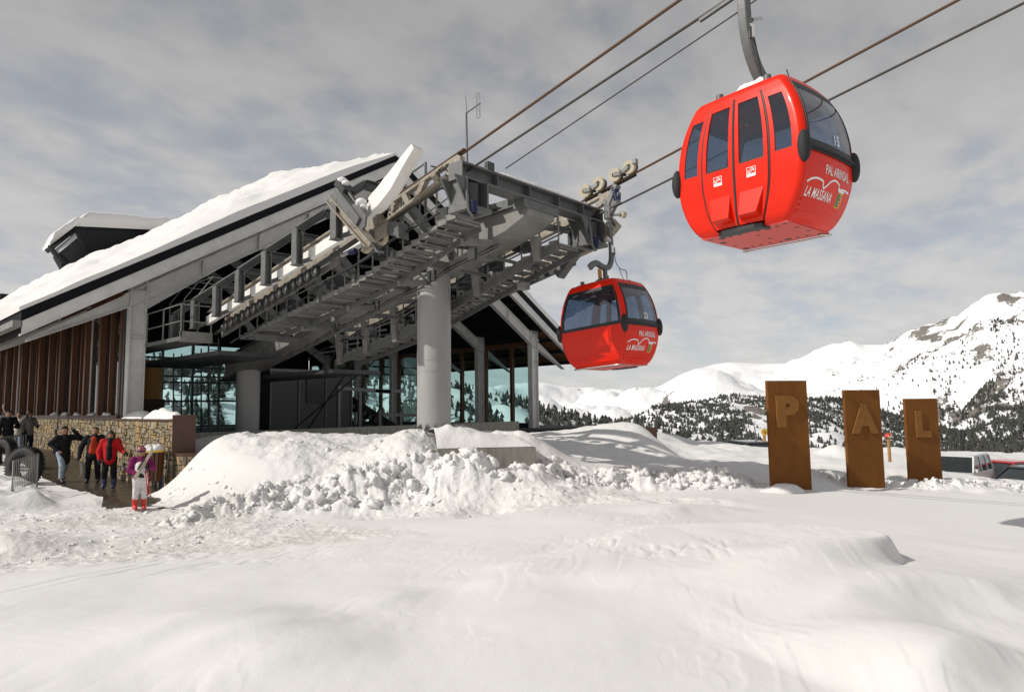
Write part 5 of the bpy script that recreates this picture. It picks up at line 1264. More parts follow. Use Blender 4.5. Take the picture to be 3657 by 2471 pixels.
# snow on the wall
mbs = MB()
def heap_row(p, q, w, th, seed, nseg=60, nw=11, mbx=None):
    p = np.array(p, float); q = np.array(q, float); S = np.linspace(0, 1, nseg); T = np.linspace(-1, 1, nw)
    d = (q-p)/np.linalg.norm(q-p); b = np.cross(d, (0, 0, 1)); G = np.zeros((nseg, nw, 3)); Ln = np.linalg.norm(q-p)
    for i, s in enumerate(S):
        e = min(1, min(s, 1-s)*7+.02)**.6; hgt = th*e*(.55+.9*abs(float(fbm(np.array([s*Ln*1.2+seed]), np.array([1.3]), 3, seed)))*1.6)
        for j, t in enumerate(T): G[i, j] = p+(q-p)*s+b*t*w/2*(.8+.3*e)+np.array((0, 0, hgt*max(0, 1-abs(t)**2.4)+.02*float(vnoise(np.array([s*30.]), np.array([t*4.]), seed)[0])))
    (mbx or mbs).grid(G)
heap_row((WX+.18, 20.7, WZ+.06), (WX+.18, 25.5, WZ+.06), .42, .30, 7)
mbs.build('wall_snow', M['snow'], label='lumpy snow heaped on top of the stone wall beside the white column', cat='snow', kind='stuff')
for k in range(5):
    mbx = MB(); y = 27.1+1.96*k; heap_row((7.40, y, 2.142), (7.40, y+.8, 2.142), .16, .12, 20+k, 16, 7, mbx); 
    mbx.build('sill_snow', M['snow'], label='small wedge of snow on the timber window sill, %s from the white column' % ('first', 'second', 'third', 'fourth', 'fifth')[k], cat='snow', group='snow wedges on the sill', kind='stuff')
# lower stepped wall
LW = thing('stepped_wall', (8.2, 20.2, 0), 'low stepped stone wall with brown steel top running into the snow mound', 'wall')
MB().box((7.40, 20.02, -.2), (9.3, 20.5, .98)).build('mortar_core', M['mortar'], LW)
MB().box((7.34, 19.94, .985), (9.34, 20.54, 1.05)).build('coping', M['corten_dark'], LW)
stones = []
for a in (7.34, 8.0, 8.65): split(a, a+.65, 0, .98)
for s_ in stones: mb = MB(); stone(mb, *s_, plane='y', X=20.0); mb.build('stone', M['stone%d' % random.randrange(7)], LW)
stones = []; split(20.02, 20.55, 0, .98)
for s_ in stones: mb = MB(); stone(mb, *s_, plane='x', X=7.38); mb.build('stone', M['stone%d' % random.randrange(7)], LW)

# concrete plinth in front of the pillar
p0, p1 = dep(1560, 1603, 16.3), dep(1915, 1601, 16.6)
PL = MB(); dv = np.array((.45, .75, 0)); P4 = [(p0[0], p0[1]), (p1[0], p1[1]), (p1[0]+dv[0]*2.2, p1[1]+dv[1]*2.2), (p0[0]+dv[0]*2.2, p0[1]+dv[1]*2.2)]
PL.extrude([(a, b, .15) for a, b in P4], (0, 0, p0[2]-.15))
PL.build('concrete_plinth', M['concrete'], label='weathered concrete plinth under snow in front of the round pillar', cat='plinth', bevel=.015)
mb = MB(); S = np.linspace(0, 1, 40); T = np.linspace(0, 1, 26); G = np.zeros((26, 40, 3))
A_, B_ = np.array((*P4[0], p0[2])), np.array((*P4[1], p0[2])); D_ = np.array((dv[0]*2.6, dv[1]*2.6, 0))
for i, t in enumerate(T):
    for j, s_ in enumerate(S):
        e = min(1, t*5+.0)**.5*min(1, (1-s_)*7+.0)**.5; G[i, j] = A_+(B_-A_)*s_+D_*t+np.array((0, 0, .012+e*(.34+.12*math.sin(s_*5+.5))*(1+.5*float(fbm(np.array([s_*4]), np.array([t*4]), 3, 3)))))
mb.grid(G).build('plinth_snow', M['snow'], label='smooth snow pillow on top of the concrete plinth', cat='snow', kind='stuff')
BP = thing('brown_post', dep(2325, 1610, 25), 'short brown steel end post standing in the shaded snow bank right of the station', 'post')
q0, q1 = dep(2305, 1527, 25), dep(2346, 1527, 25); dd = np.array((.6, .6, 0))
MB().extrude([(q0[0], q0[1], -.3), (q1[0], q1[1], -.3), (q1[0]+.25, q1[1]+.35, -.3), (q0[0]+.25, q0[1]+.35, -.3)], (0, 0, q0[2]+.3)).build('plate', M['corten_dark'], BP)
MB().extrude([(q0[0]-.15, q0[1]+.1, .25), (q1[0]-.02, q1[1]-.02, .25), (q1[0]-.05, q1[1]-.15, .25), (q0[0]-.2, q0[1]-.05, .25)], (0, 0, .35)).build('foot_block', M['concrete'], BP)
# snow clods thrown up by the plough
def lump_mesh(seed):
    bm = bmesh.new(); bmesh.ops.create_icosphere(bm, subdivisions=3, radius=1); r_ = np.random.default_rng(seed); o = r_.random(3)*50
    for v in bm.verts:
        n_ = v.co.normalized(); k = 1+.95*float(fbm(np.array([n_.x*2.1+o[0]+n_.z]), np.array([n_.y*2.1+o[1]-n_.z*.7]), 5, seed, .68)[0]); v.co = Vector((n_.x*k, n_.y*k, n_.z*k*.75))
    vs = np.array([v.co[:] for v in bm.verts]); fs = np.array([[v.index for v in f.verts] for f in bm.faces]); bm.free(); return vs, fs
lumps = [lump_mesh(200+k) for k in range(8)]
def clods(name, P, smin, smax, label, seed, power=3.0):
    r_ = np.random.default_rng(seed); Vs = []; Fs = []; o = 0
    for p in P:
        v, f = lumps[r_.integers(8)]; s = smin+(smax-smin)*r_.random()**power; a = r_.random()*6.28; c, n_ = math.cos(a), math.sin(a)
        R_ = np.array(((c, -n_, 0), (n_, c, 0), (0, 0, 1))); Vs.append((v*(s*(.8+.4*r_.random(3))))@R_.T+np.array((p[0], p[1], p[2]-s*.30))); Fs.append(f+o); o += len(v)
    me = fast_mesh(name, np.concatenate(Vs), np.concatenate(Fs), True)
    return link(name, me, M['snow'], label=label, cat='snow', kind='stuff')
def along(poly, N, spread, seed):
    r_ = np.random.default_rng(seed); seg = np.hypot(*np.diff(poly, axis=0).T); cum = np.concatenate([[0], np.cumsum(seg)]); t = r_.random(N)*cum[-1]
    x = np.interp(t, cum, poly[:, 0])+r_.normal(size=N)*spread; y = np.interp(t, cum, poly[:, 1])+r_.normal(size=N)*spread
    z = height(x, y)[0]; return np.stack([x, y, z], 1)
clods('snow_clods', along(ridge, 1100, .28, 3), .008, .17, 'broken snow clods along the ploughed ridge in front of the mound', 3, 5.0)
clods('snow_clods', along(ridge2, 260, .2, 4), .015, .09, 'small snow clods behind the rusted letter panels', 4)
r_ = np.random.default_rng(9); xx = r_.uniform(6.8, 13, 1100); yy_ = r_.uniform(9, 20, 1100); DD = xx*FW[0]+yy_*FW[1]; k_ = (DD > 13.4) & (DD < 18.5) & (xx > 8.4); xx, yy_ = xx[k_], yy_[k_]
clods('snow_crumbs', np.stack([xx, yy_, height(xx, yy_)[0]], 1), .008, .09, 'snow crumbs strewn over the mound before the pillar', 10, 9.0)
xx = r_.uniform(1.5, 7.2, 600); yy_ = r_.uniform(11.6, 19, 600); clods('slush_crumbs', np.stack([xx, yy_, height(xx, yy_)[0]], 1), .008, .06, 'trodden slush crumbs on the yard at left', 11, 3.0)

# ------------------------------------------------------------------ rusted letter panels
def letter_panel(ch, tl, tr, bl, D, label, lx, ly0, lh):
    a = dep(*tl, D); b = dep(*tr, D+.24); w = np.linalg.norm((b-a)[:2]); ux = (b-a); ux[2] = 0; ux /= np.linalg.norm(ux); nn = np.array((ux[1], -ux[0], 0))
    if nn@FW > 0: nn = -nn
    zt = (a[2]+b[2])/2; base = a.copy(); base[2] = -.5
    T = thing('letter_panel', (float((a+b)[0]/2), float((a+b)[1]/2), 0), label, 'sign', 'rusted steel letter panels')
    MB().extrude([base, base+ux*w, base+ux*w-nn*.10, base-nn*.10], (0, 0, zt+.5)).build('plate', M['corten'], T, .008)
    s = D/F; v, f = text_mesh(ch, 1.0, 0, .06, 1.0); v = v-v.min(0); h_ = v[:, 1].max()
    H_ = lh*s; v = v*(H_/h_); wl_ = lx[1]-lx[0]; v[:, 0] *= (wl_*s)/v[:, 0].max()
    ox = (lx[0]-tl[0])*s; oz = zt-(ly0-tl[1])*s-H_
    # solid letter: front, back and sides from the outline
    me = bpy.data.meshes.new('t'); me.from_pydata([(p[0], p[1], 0) for p in v], [], f); bm = bmesh.new(); bm.from_mesh(me); bmesh.ops.remove_doubles(bm, verts=bm.verts, dist=1e-4)
    ex = bmesh.ops.extrude_face_region(bm, geom=bm.faces[:]); 
    for q in ex['geom']:
        if isinstance(q, bmesh.types.BMVert): q.co.z = .038
    for q in bm.verts:
        p = base+ux*(ox+q.co.x)+nn*(.004+q.co.z); q.co = Vector((p[0], p[1], oz+q.co.y))
    bmesh.ops.recalc_face_normals(bm, faces=bm.faces); bm.to_mesh(me); bm.free()
    link('letter', me, M['corten_letter'], T); return T
letter_panel('P', (2739, 1361), (2880, 1357), (2755, 1700), 17.0, 'tall rusted steel panel with a raised letter P, nearest of the three', (2769, 2861), 1414, 113)
letter_panel('A', (3014, 1394), (3141, 1391), (3030, 1728), 18.8, 'rusted steel panel with a raised letter A, middle of the three', (3035, 3142), 1443, 106)
letter_panel('L', (3231, 1425), (3347, 1421), (3247, 1715), 20.4, 'rusted steel panel with a raised letter L, farthest of the three', (3268, 3330), 1468, 95)
# snow pillow at the foot of the P panel
pp = dep(2790, 1720, 16.7)
mb = MB(); S = np.linspace(-1, 1, 30); XX, YY = np.meshgrid(S, S); rr2 = np.clip(1-(XX**2+YY**2), 0, 1); ZZ = rr2**.5*.30*(1+.4*fbm(XX*1.5, YY*1.5, 3, 5))
mb.grid(np.stack([pp[0]+(XX*RT[0]*.62-YY*FW[0]*.35), pp[1]+(XX*RT[1]*.62-YY*FW[1]*.35), ground(pp[0], pp[1])-.12+ZZ], -1)).build('snow_pillow', M['snow'], label='small rounded snow pillow at the foot of the P panel', cat='snow', kind='stuff')

# ------------------------------------------------------------------ painted wooden marker posts, leaning pole
M['yellow'] = mat('yellow_paint', (.65, .42, .03), .5); M['redpaint'] = mat('red_paint', (.50, .045, .02), .5); M['postwood'] = mat('post_wood', (.36, .19, .07), .7, var=.2, vscale=6)
def marker(px, ytop, ybot, D, kind, label):
    a = dep(px, ybot, D); b = dep(px, ytop, D); s = D/F
    T = thing('marker_post', a, label, 'post', 'painted marker posts')
    MB().tube([(a[0], a[1], a[2]-.6), (a[0], a[1], b[2])], 5.5*s, 10).build('post', M['postwood'], T)
    c = np.array((a[0], a[1], b[2]))
    def disc(dx, dz, r, th, off): return MB().tube([c+RT*dx+np.array((0, 0, dz))-FW*off, c+RT*dx+np.array((0, 0, dz))-FW*(off+th)], r, 18)
    if kind == 'mushroom':
        h = MB(); n_ = 14; pr = [(0, 16*s), (9*s, 14*s), (13*s, 6*s), (13*s, 0), (0, -1*s)]
        ring_ = [[(c[0]+r*math.cos(t), c[1]+r*math.sin(t), c[2]+z) for t in np.linspace(0, 2*math.pi, n_+1)] for r, z in pr]
        cap = h.grid(np.array(ring_)).build('cap', M['redpaint'], T)
        for dx, dz in ((-6, 5), (4, 9), (8, 3), (-1, 2)): disc(dx*s, dz*s, 2.3*s, .02, 11.5*s).build('spot', M['white'], cap)
    elif kind == 'flower':
        for k in range(7): disc(8*s*math.cos(k*.9), 6*s+8*s*math.sin(k*.9), 5*s, .04, 4*s).build('petal', M['yellow'], T)
        disc(0, 6*s, 5*s, .05, 5*s).build('flower_eye', M['postwood'], T)
    else:
        MB().extrude([c+RT*x*s+np.array((0, 0, z*s))-FW*.05 for x, z in ((-11, 14), (11, 14), (13, 2), (5, -9), (-6, -9), (-13, 2))], FW*-.05).build('painted_board', M['redpaint'], T)
        for dx, dz in ((-5, 4), (5, 4)): disc(dx*s, dz*s, 3.4*s, .02, .105).build('spot', M['white'], T)
marker(2357, 1560, 1604, 34, 'board', 'short wooden marker post with a red and white painted board')
marker(2731, 1548, 1592, 40, 'flower', 'wooden marker post topped with a yellow flower beside the P panel')
marker(3177, 1562, 1632, 32, 'mushroom', 'wooden marker post with a red white-dotted mushroom cap between A and L panels')
MB().tube([dep(2706, 1600, 38), dep(2694, 1522, 38)], [.05, .03], 8).build('leaning_pole', M['steel_lite'], label='thin pale pole leaning left of the P panel', cat='pole')

# ------------------------------------------------------------------ people: continuous surfaces from smooth distance fields
def surface_net(Fd, org, h):
    S = Fd < 0; nx, ny, nz = Fd.shape
    acc = np.zeros((nx-1, ny-1, nz-1, 3)); cnt = np.zeros((nx-1, ny-1, nz-1))
    off = [(a, b, c) for a in (0, 1) for b in (0, 1) for c in (0, 1)]
    def sub(A, o): return A[o[0]:nx-1+o[0], o[1]:ny-1+o[1], o[2]:nz-1+o[2]]
    for a in off:
        for ax in range(3):
            if a[ax] == 0:
                b = list(a); b[ax] = 1; f0, f1 = sub(Fd, a), sub(Fd, b); m = (f0 < 0) != (f1 < 0)
                with np.errstate(divide='ignore', invalid='ignore'): t = np.where(m, f0/(f0-f1), 0)
                p = np.zeros(acc.shape); p[...] = np.array(a, float); p[..., ax] += t; acc += p*m[..., None]; cnt += m
    act = cnt > 0; ids = np.full(act.shape, -1); ids[act] = np.arange(act.sum())
    I = np.argwhere(act); Vv = (I+acc[act]/cnt[act][:, None])*h+org
    Fs = []
    for ax in range(3):
        u, v = [(1, 2), (2, 0), (0, 1)][ax]
        sl0 = [slice(None)]*3; sl1 = [slice(None)]*3; sl0[ax] = slice(0, -1); sl1[ax] = slice(1, None)
        m = S[tuple(sl0)] != S[tuple(sl1)]; E_ = np.argwhere(m); E_ = E_[(E_[:, u] > 0) & (E_[:, v] > 0) & (E_[:, u] < Fd.shape[u]-1) & (E_[:, v] < Fd.shape[v]-1)]
        def cid(du, dv): q = E_.copy(); q[:, u] -= du; q[:, v] -= dv; return ids[q[:, 0], q[:, 1], q[:, 2]]
        q = np.stack([cid(1, 1), cid(0, 1), cid(0, 0), cid(1, 0)], 1); flip = ~S[E_[:, 0], E_[:, 1], E_[:, 2]]; q[flip] = q[flip][:, ::-1]; Fs.append(q)
    return Vv, np.concatenate(Fs)
def blob(name, caps, mat_, parent, h=.02, k=.035, cut=None):
    P = np.array([c[0] for c in caps]+[c[1] for c in caps]); R_ = max(max(c[2], c[3]) for c in caps)+.06
    lo = P.min(0)-R_; hi = P.max(0)+R_; n_ = np.ceil((hi-lo)/h).astype(int)+1
    g = np.stack(np.meshgrid(*[lo[i]+h*np.arange(n_[i]) for i in range(3)], indexing='ij'), -1); d = np.full(g.shape[:3], .2)
    for a, b, r1, r2 in caps:
        a = np.array(a, float); b = np.array(b, float); ab = b-a; L2 = ab@ab+1e-9; m_ = max(r1, r2)+k+2.5*h
        i0 = np.maximum(((np.minimum(a, b)-m_-lo)/h).astype(int), 0); i1 = np.minimum(((np.maximum(a, b)+m_-lo)/h).astype(int)+2, n_)
        sl = tuple(slice(i0[i], i1[i]) for i in range(3)); gg = g[sl]
        t = np.clip(((gg-a)@ab)/L2, 0, 1); q = np.linalg.norm(gg-a-t[..., None]*ab, axis=-1)-(r1+(r2-r1)*t)
        e = np.clip(.5+.5*(d[sl]-q)/k, 0, 1); d[sl] = d[sl]*(1-e)+q*e-k*e*(1-e)
    if cut is not None: d = np.maximum(d, cut(g))
    Vv, Ff = surface_net(d, lo, h)
    me = fast_mesh(name, Vv, Ff, True); return link(name, me, mat_, parent, local=True)
def cloth(name, c, rough=.8): return mat(name, c, rough, 0, var=.25, vscale=9, bump=.7, bscale=9, spec=.2)
CL = {k: cloth('cloth_'+k, c) for k, c in dict(black=(.012, .012, .014), charcoal=(.03, .032, .035), denim=(.30, .36, .42), orange=(.42, .045, .012), red=(.46, .012, .016), purple=(.17, .012, .09), white=(.62, .60, .60), grey=(.16, .16, .15), navy=(.012, .016, .035), beige=(.55, .52, .47)).items()}
M['boot_red'] = mat('boot_red', (.55, .02, .012), .3); M['boot_blue'] = mat('boot_blue', (.025, .03, .10), .3); M['boot_black'] = mat('boot_black', (.015, .015, .017), .35)
M['hair'] = mat('dark_hair', (.018, .012, .009), .6); M['helmet'] = mat('helmet_print', (.05, .05, .16), .3, vscale=9, col2=(.55, .10, .03)); M['goggle'] = mat('goggle_lens', (.03, .02, .03), .1)
M['eye'] = mat('eye_dark', (.02, .015, .012), .4); M['lip'] = mat('lip', (.30, .11, .09), .6)
def person(label, loc, h, yaw, pose, jacket, trousers, boots, hat, long_coat=False, group='people by the stone wall', collar=None, gloves=None, fat=1.0):
    T = thing('person', loc, label, 'person', group, (0, 0, yaw)); s = h/1.75
    J = dict(pel=(0, 0, .93), chest=(0, 0, 1.28), neck=(0, 0, 1.46), head=(0, -.02, 1.62), shl=(-.19, 0, 1.40), shr=(.19, 0, 1.40), ell=(-.27, .02, 1.13), elr=(.27, .02, 1.13), wrl=(-.28, -.08, .88), wrr=(.28, -.08, .88),
             hpl=(-.09, 0, .90), hpr=(.09, 0, .90), knl=(-.11, -.03, .50), knr=(.11, -.03, .50), anl=(-.12, .02, .09), anr=(.12, .02, .09))
    J.update(pose); J = {k: np.array(v, float)*s for k, v in J.items()}
    def c(a, b, r1, r2): return (J[a] if isinstance(a, str) else a, J[b] if isinstance(b, str) else b, r1*s, r2*s)
    hd = J['head']; up = np.array((0, 0, 1.0))
    caps = [c('pel', 'chest', .12, .14), c('chest', 'neck', .12, .06), c('neck', hd-up*.05*s, .055, .055), (hd+up*.03*s, hd-up*.03*s, .092*s, .085*s), (hd+np.array((0, -.025, -.07))*s, hd+np.array((0, -.04, -.09))*s, .055*s, .045*s),
            (hd+np.array((0, -.095, .0))*s, hd+np.array((0, -.112, -.03))*s, .012*s, .016*s)]
    for e in (-1, 1): caps.append((hd+np.array((.088*e, .005, .01))*s, hd+np.array((.09*e, .008, -.03))*s, .016*s, .012*s))
    for a in 'lr':
        caps += [c('sh'+a, 'el'+a, .055, .042), c('el'+a, 'wr'+a, .042, .028), c('hp'+a, 'kn'+a, .08, .055), c('kn'+a, 'an'+a, .052, .038), c('pel', 'hp'+a, .11, .085), c('chest', 'sh'+a, .08, .06),
                 (J['an'+a]-np.array((0, 0, .03))*s, J['an'+a]+np.array((0, -.16, -.055))*s, .035*s, .028*s)]
        w, el = J['wr'+a], J['el'+a]; d = (w-el)/np.linalg.norm(w-el); sd = np.array((1.0 if a == 'l' else -1.0, 0, 0)); sd = sd-d*(sd@d); sd /= np.linalg.norm(sd); fw = np.cross(d, sd)
        pm = w+d*.075*s; caps.append((w+d*.02*s, pm, .026*s, .032*s))
        for k_, (o_, ln) in enumerate(((-.030, .070), (-.010, .082), (.010, .078), (.030, .060))):
            b0 = pm+fw*o_*s; b1 = b0+d*ln*.55*s+sd*.008*s; b2 = b1+d*ln*.40*s+sd*.022*s; caps += [(b0, b1, .0115*s, .0105*s), (b1, b2, .0105*s, .009*s)]
        t0 = w+d*.035*s-fw*.028*s; caps += [(t0, t0+(d*.35-fw*.6+sd*.4)*.05*s, .013*s, .0115*s), (t0+(d*.35-fw*.6+sd*.4)*.05*s, t0+(d*1.0-fw*.8+sd*.8)*.065*s, .0115*s, .0095*s)]
    B = blob('body', caps, CL[gloves] if False else M['skin'], T, .0125, .018)
    # face details
    for e in (-1, 1): MB().sphere(hd+np.array((.034*e, -.086, .012))*s, .011*s, 8, 6, (1.2, .6, .8)).build('eye', M['eye'], B, local=True)
    MB().sphere(hd+np.array((0, -.088, -.065))*s, .02*s, 8, 6, (1.2, .35, .3)).build('mouth', M['lip'], B, local=True)
    if gloves:
        for a in 'lr':
            w, el = J['wr'+a], J['el'+a]; d = (w-el)/np.linalg.norm(w-el); blob('glove', [(w-d*.05*s, w+d*.07*s, .042*s, .052*s), (w+d*.07*s, w+d*.15*s, .048*s, .034*s), (w+d*.03*s, w+d*.07*s+np.array((.04 if a == 'l' else -.04, -.03, 0))*s, .025*s, .02*s)], CL[gloves], T, .016)
    jc = [c('pel', 'chest', .165*fat, .185*fat), c('chest', 'neck', .165*fat, .085), c('pel', J['pel']-up*.06*s, .17*fat, .175*fat)]
    if long_coat: jc += [c(J['pel'], J['pel']-up*.22*s, .175*fat, .19*fat)]
    for a in 'lr': jc += [c('chest', 'sh'+a, .13*fat, .095*fat), c('sh'+a, 'el'+a, .092*fat, .074*fat), c('el'+a, 'wr'+a, .074*fat, .055*fat)]
    jk = blob('jacket', jc, jacket, T, .02, .04)
    blob('collar', [(J['neck']-up*.045*s, J['neck']-up*.0*s, .088*s, .078*s)], collar or jacket, T, .016)
    tc_ = []
    for a in 'lr': tc_ += [c('pel', 'hp'+a, .13, .115), c('hp'+a, 'kn'+a, .112, .084), c('kn'+a, J['an'+a]+up*(.19 if boots is not M['boot_black'] else .06)*s, .084, .078)]
    blob('trousers', tc_, trousers, T, .018, .03)
    for a in 'lr':
        an = J['an'+a]; blob('boot', [(an+up*.22*s, an-up*.01*s, .080*s, .070*s), (an-up*.02*s, an+np.array((0, -.15, -.045))*s, .058*s, .045*s), (an+np.array((0, .03, -.045))*s, an+np.array((0, -.16, -.05))*s, .045*s, .042*s)], boots, T, .016)
    if hat == 'beanie': blob('beanie', [(hd+up*.055*s+np.array((0, .012, 0)), hd+up*.04*s+np.array((0, .03*s, 0)), .097*s, .098*s)], CL['black'], T, .014, cut=lambda g: (hd[2]+.02*s)-g[..., 2])
    elif hat == 'hair': blob('hair', [(hd+np.array((0, .02, .045))*s, hd+np.array((0, .045, -.05))*s, .108*s, .10*s), (hd+np.array((0, .05, -.05))*s, hd+np.array((0, .07, -.2))*s, .09*s, .055*s)]+[(hd+np.array((.075*e, .02, .0))*s, hd+np.array((.085*e, .03, -.15))*s, .045*s, .035*s) for e in (-1, 1)], M['hair'], T, .014)
    elif hat == 'short': blob('hair', [(hd+np.array((0, .015, .045))*s, hd+np.array((0, .04, .0))*s, .098*s, .095*s)], M['hair'], T, .014, cut=lambda g: (hd[2]+.01*s)-g[..., 2]+np.where(g[..., 1] < hd[1]-.02*s, .04*s, -.05*s))
    elif hat == 'helmet':
        he = blob('helmet', [(hd+np.array((0, .01, .035))*s, hd+np.array((0, .03, .01))*s, .125*s, .12*s)], M['helmet'], T, .014, cut=lambda g: (hd[2]-.03*s)-g[..., 2]+np.where(g[..., 1] < hd[1]-.04*s, .065*s, 0))
        blob('goggles', [(hd+np.array((-.05, -.085, .015))*s, hd+np.array((.05, -.085, .015))*s, .034*s, .034*s)], M['goggle'], he, .012)
    return T, J, jk
# facing: local -Y is the front; yaw turns it towards the camera
def face_cam(x, y, extra=0): return math.atan2(y, x)-math.pi/2+extra
p = onz(222, 1722, .02); MW, Jm, _ = person('man in a long black coat and pale jeans with a hand at his ear', p, 1.80, face_cam(p[0], p[1], .35), dict(wrr=(.20, -.14, 1.62), elr=(.44, -.10, 1.36), ell=(-.36, .06, 1.22), wrl=(-.22, -.14, 1.02), knl=(-.09, -.18, .52), anl=(-.09, -.16, .09), knr=(.10, .06, .50), anr=(.10, .34, .17)), CL['black'], CL['denim'], M['boot_black'], 'beanie', True, collar=CL['red'])
blob('backpack', [((-.08, .22, 1.32), (-.08, .24, 1.0), .12, .14), ((.08, .22, 1.32), (.08, .24, 1.0), .12, .14)], CL['navy'], None, .025)
bp_ = bpy.context.scene.objects['backpack']; bp_.matrix_world = wmat(MW); tag(bp_, 'dark blue backpack worn by the man in the long black coat', 'backpack')
p = onz(330, 1722, .02); person('bearded man in an open black jacket over an orange-red sweater', p, 1.78, face_cam(p[0], p[1], -.1), dict(ell=(-.34, .03, 1.14), wrl=(-.37, -.03, .88), elr=(.28, .05, 1.15), wrr=(.27, -.06, .92), head=(.03, -.05, 1.60), knl=(-.14, -.02, .5), anl=(-.15, .02, .09), knr=(.12, -.04, .5), anr=(.14, 0, .09)), CL['black'], CL['black'], M['boot_black'], 'short', gloves='black', fat=1.05)
mo = [o for o in COL.objects if o.name.startswith('person')][-1]
def panel(parent, name, material, pts, y, s=1.0): MB().extrude([(x*s, y*s, z*s) for x, z in pts], (0, .03*s, 0)).build(name, material, parent, .01, local=True)
blob('sweater', [((0, -.10, 1.38), (0, -.115, 1.0), .095, .105), ((-.03, -.10, 1.3), (-.03, -.11, .98), .09, .10), ((.04, -.10, 1.3), (.04, -.11, .98), .09, .10)], CL['orange'], mo, .018)
blob('beard', [((.03, -.115, 1.545), (.03, -.10, 1.515), .045, .05)], M['hair'], mo, .012)
p = onz(388, 1742, .02); person('woman in a red ski jacket and black trousers with blue boots pointing sideways', p, 1.70, face_cam(p[0], p[1], -.15), dict(elr=(.30, -.06, 1.16), wrr=(.42, -.22, 1.06), ell=(-.30, .02, 1.12), wrl=(-.26, -.10, .88), head=(.0, -.05, 1.60), knl=(-.12, -.04, .5), anl=(-.13, .0, .09), knr=(.12, -.02, .5), anr=(.13, .02, .09)), CL['red'], CL['black'], M['boot_blue'], 'hair', gloves='black', fat=1.08)
wo = [o for o in COL.objects if o.name.startswith('person')][-1]
blob('jumper', [((0, -.10, 1.43), (0, -.15, 1.2), .07, .075), ((0, -.15, 1.2), (0, -.15, .90), .075, .085)], CL['black'], wo, .018)
p = onz(497, 1818, .015); CH_, Jc, _ = person('child in a purple and white ski suit with red boots and patterned helmet', p, 1.42, face_cam(p[0], p[1], .15), dict(elr=(.30, -.10, 1.15), wrr=(.16, -.30, 1.20), ell=(-.29, -.04, 1.12), wrl=(-.08, -.28, 1.00), head=(0, -.04, 1.64), knl=(-.10, -.02, .5), anl=(-.11, .02, .10), knr=(.10, -.02, .5), anr=(.11, .02, .10)), CL['purple'], CL['white'], M['boot_red'], 'helmet', gloves='black', fat=1.05)
sC = 1.42/1.75
blob('suit_front', [((-.02, -.10*sC, 1.24*sC), (-.02, -.11*sC, 1.02*sC), .115, .13), ((.0, -.04*sC, .92*sC), (0, -.03*sC, .88*sC), .165, .17)], CL['white'], CH_, .018)
blob('belt_stripe', [((-.15, -.10*sC, .93*sC), (.15, -.10*sC, .93*sC), .035, .035)], CL['purple'], CH_, .014)
# far group at the left by the barriers
for px, py, hh, D, lab, jk, tr, hat, ex in ((97, 1622, 1.70, 27, 'long-haired woman in a grey padded vest and dark trousers near the barriers', 'grey', 'navy', 'hair', .6), (62, 1622, 1.66, 27.5, 'person in a white jacket with pale blue trousers holding skis at far left', 'beige', 'denim', 'short', -.5), (24, 1625, 1.74, 26.5, 'person in dark clothes at the left edge beyond the barriers', 'black', 'black', 'beanie', .2)):
    q = dep(px, py, D); q[2] = ground(q[0], q[1]); 
    if q[0] > 4.5: q[2] = float(zpath(np.array([q[1]]))[0])+.01
    person(lab, q, hh, face_cam(q[0], q[1], ex), dict(elr=(.30, -.08, 1.14), wrr=(.20, -.24, 1.10)), CL[jk], CL[tr], M['boot_black'], hat, gloves='black')
# skis, poles, snowboard
def ski(a, b, label, group='skis', col='cream', w=.055):
    a = np.array(a, float); b = np.array(b, float); n_ = 14; d = b-a; L = np.linalg.norm(d); d /= L
    pts = [a+d*L*t+np.array((0, 0, 0)) for t in np.linspace(0, .9, n_)]; e = np.cross(d, (0, 0, 1)); e = e/np.linalg.norm(e); u = np.cross(e, d)
    for k in range(1, 4): pts.append(pts[-1]+d*.045+u*.014*k)
    T = thing('ski', a, label, 'ski', group)
    sweep_rect(pts, lambda t: w*(1-.35*math.sin(t*math.pi)) if t < .93 else w*.6, lambda t: .014, side=e).build('ski_blade', M[col], T)
    m = a+d*L*.47; MB().beam(m-d*.14+u*.02, m+d*.14+u*.02, .05, .04, up=u).build('binding', M['boot_black'], T)
wl = np.array(wmat(CH_) @ Vector(Jc['wrl'])); wr = np.array(wmat(CH_) @ Vector(Jc['wrr'])); dv_ = (wr-wl)/np.linalg.norm(wr-wl)
nrm_ = -FW*.05
top_ = dep(552, 1606, 14.75); bot_ = dep(486, 1712, 14.75)
ski(bot_+nrm_, top_+nrm_, 'tan ski held across the chest by the child, front one of two', 'skis held by the child'); ski(bot_+nrm_*2.2+np.array((0, 0, .03)), top_+nrm_*2.2+np.array((.02, 0, .05)), 'tan ski held across the chest by the child, rear one of two', 'skis held by the child')
for k, (a, b) in enumerate((((524, 1680), (538, 1776)), ((520, 1690), (528, 1772)))):
    A_, B_ = dep(*a, 14.85), dep(*b, 14.85); T = thing('ski_pole', B_, 'red ski pole hanging from the child\'s hand, %s one' % ('outer', 'inner')[k], 'ski pole', 'ski poles of the child')
    MB().tube([A_, B_], .009, 6).build('shaft', M['boot_red'], T); MB().ring(B_+(A_-B_)*.06, A_-B_, .0, .035, .008, 10).build('basket', M['rubber'], T); MB().cyl(A_, A_+(A_-B_)*.12, .015, 8).build('grip', M['rubber'], T)
sb = dep(292, 1700, 21.0); q = dep(285, 1650, 21.0)
MB().extrude([dep(a, b, 20.9) for a, b in ((284, 1655), (291, 1652), (296, 1668), (292, 1695), (285, 1705), (281, 1706), (287, 1690))], np.array((.015, .01, 0))).build('snowboard', M['steel_lite'], label='pale snowboard held low beside the bearded man', cat='snowboard')
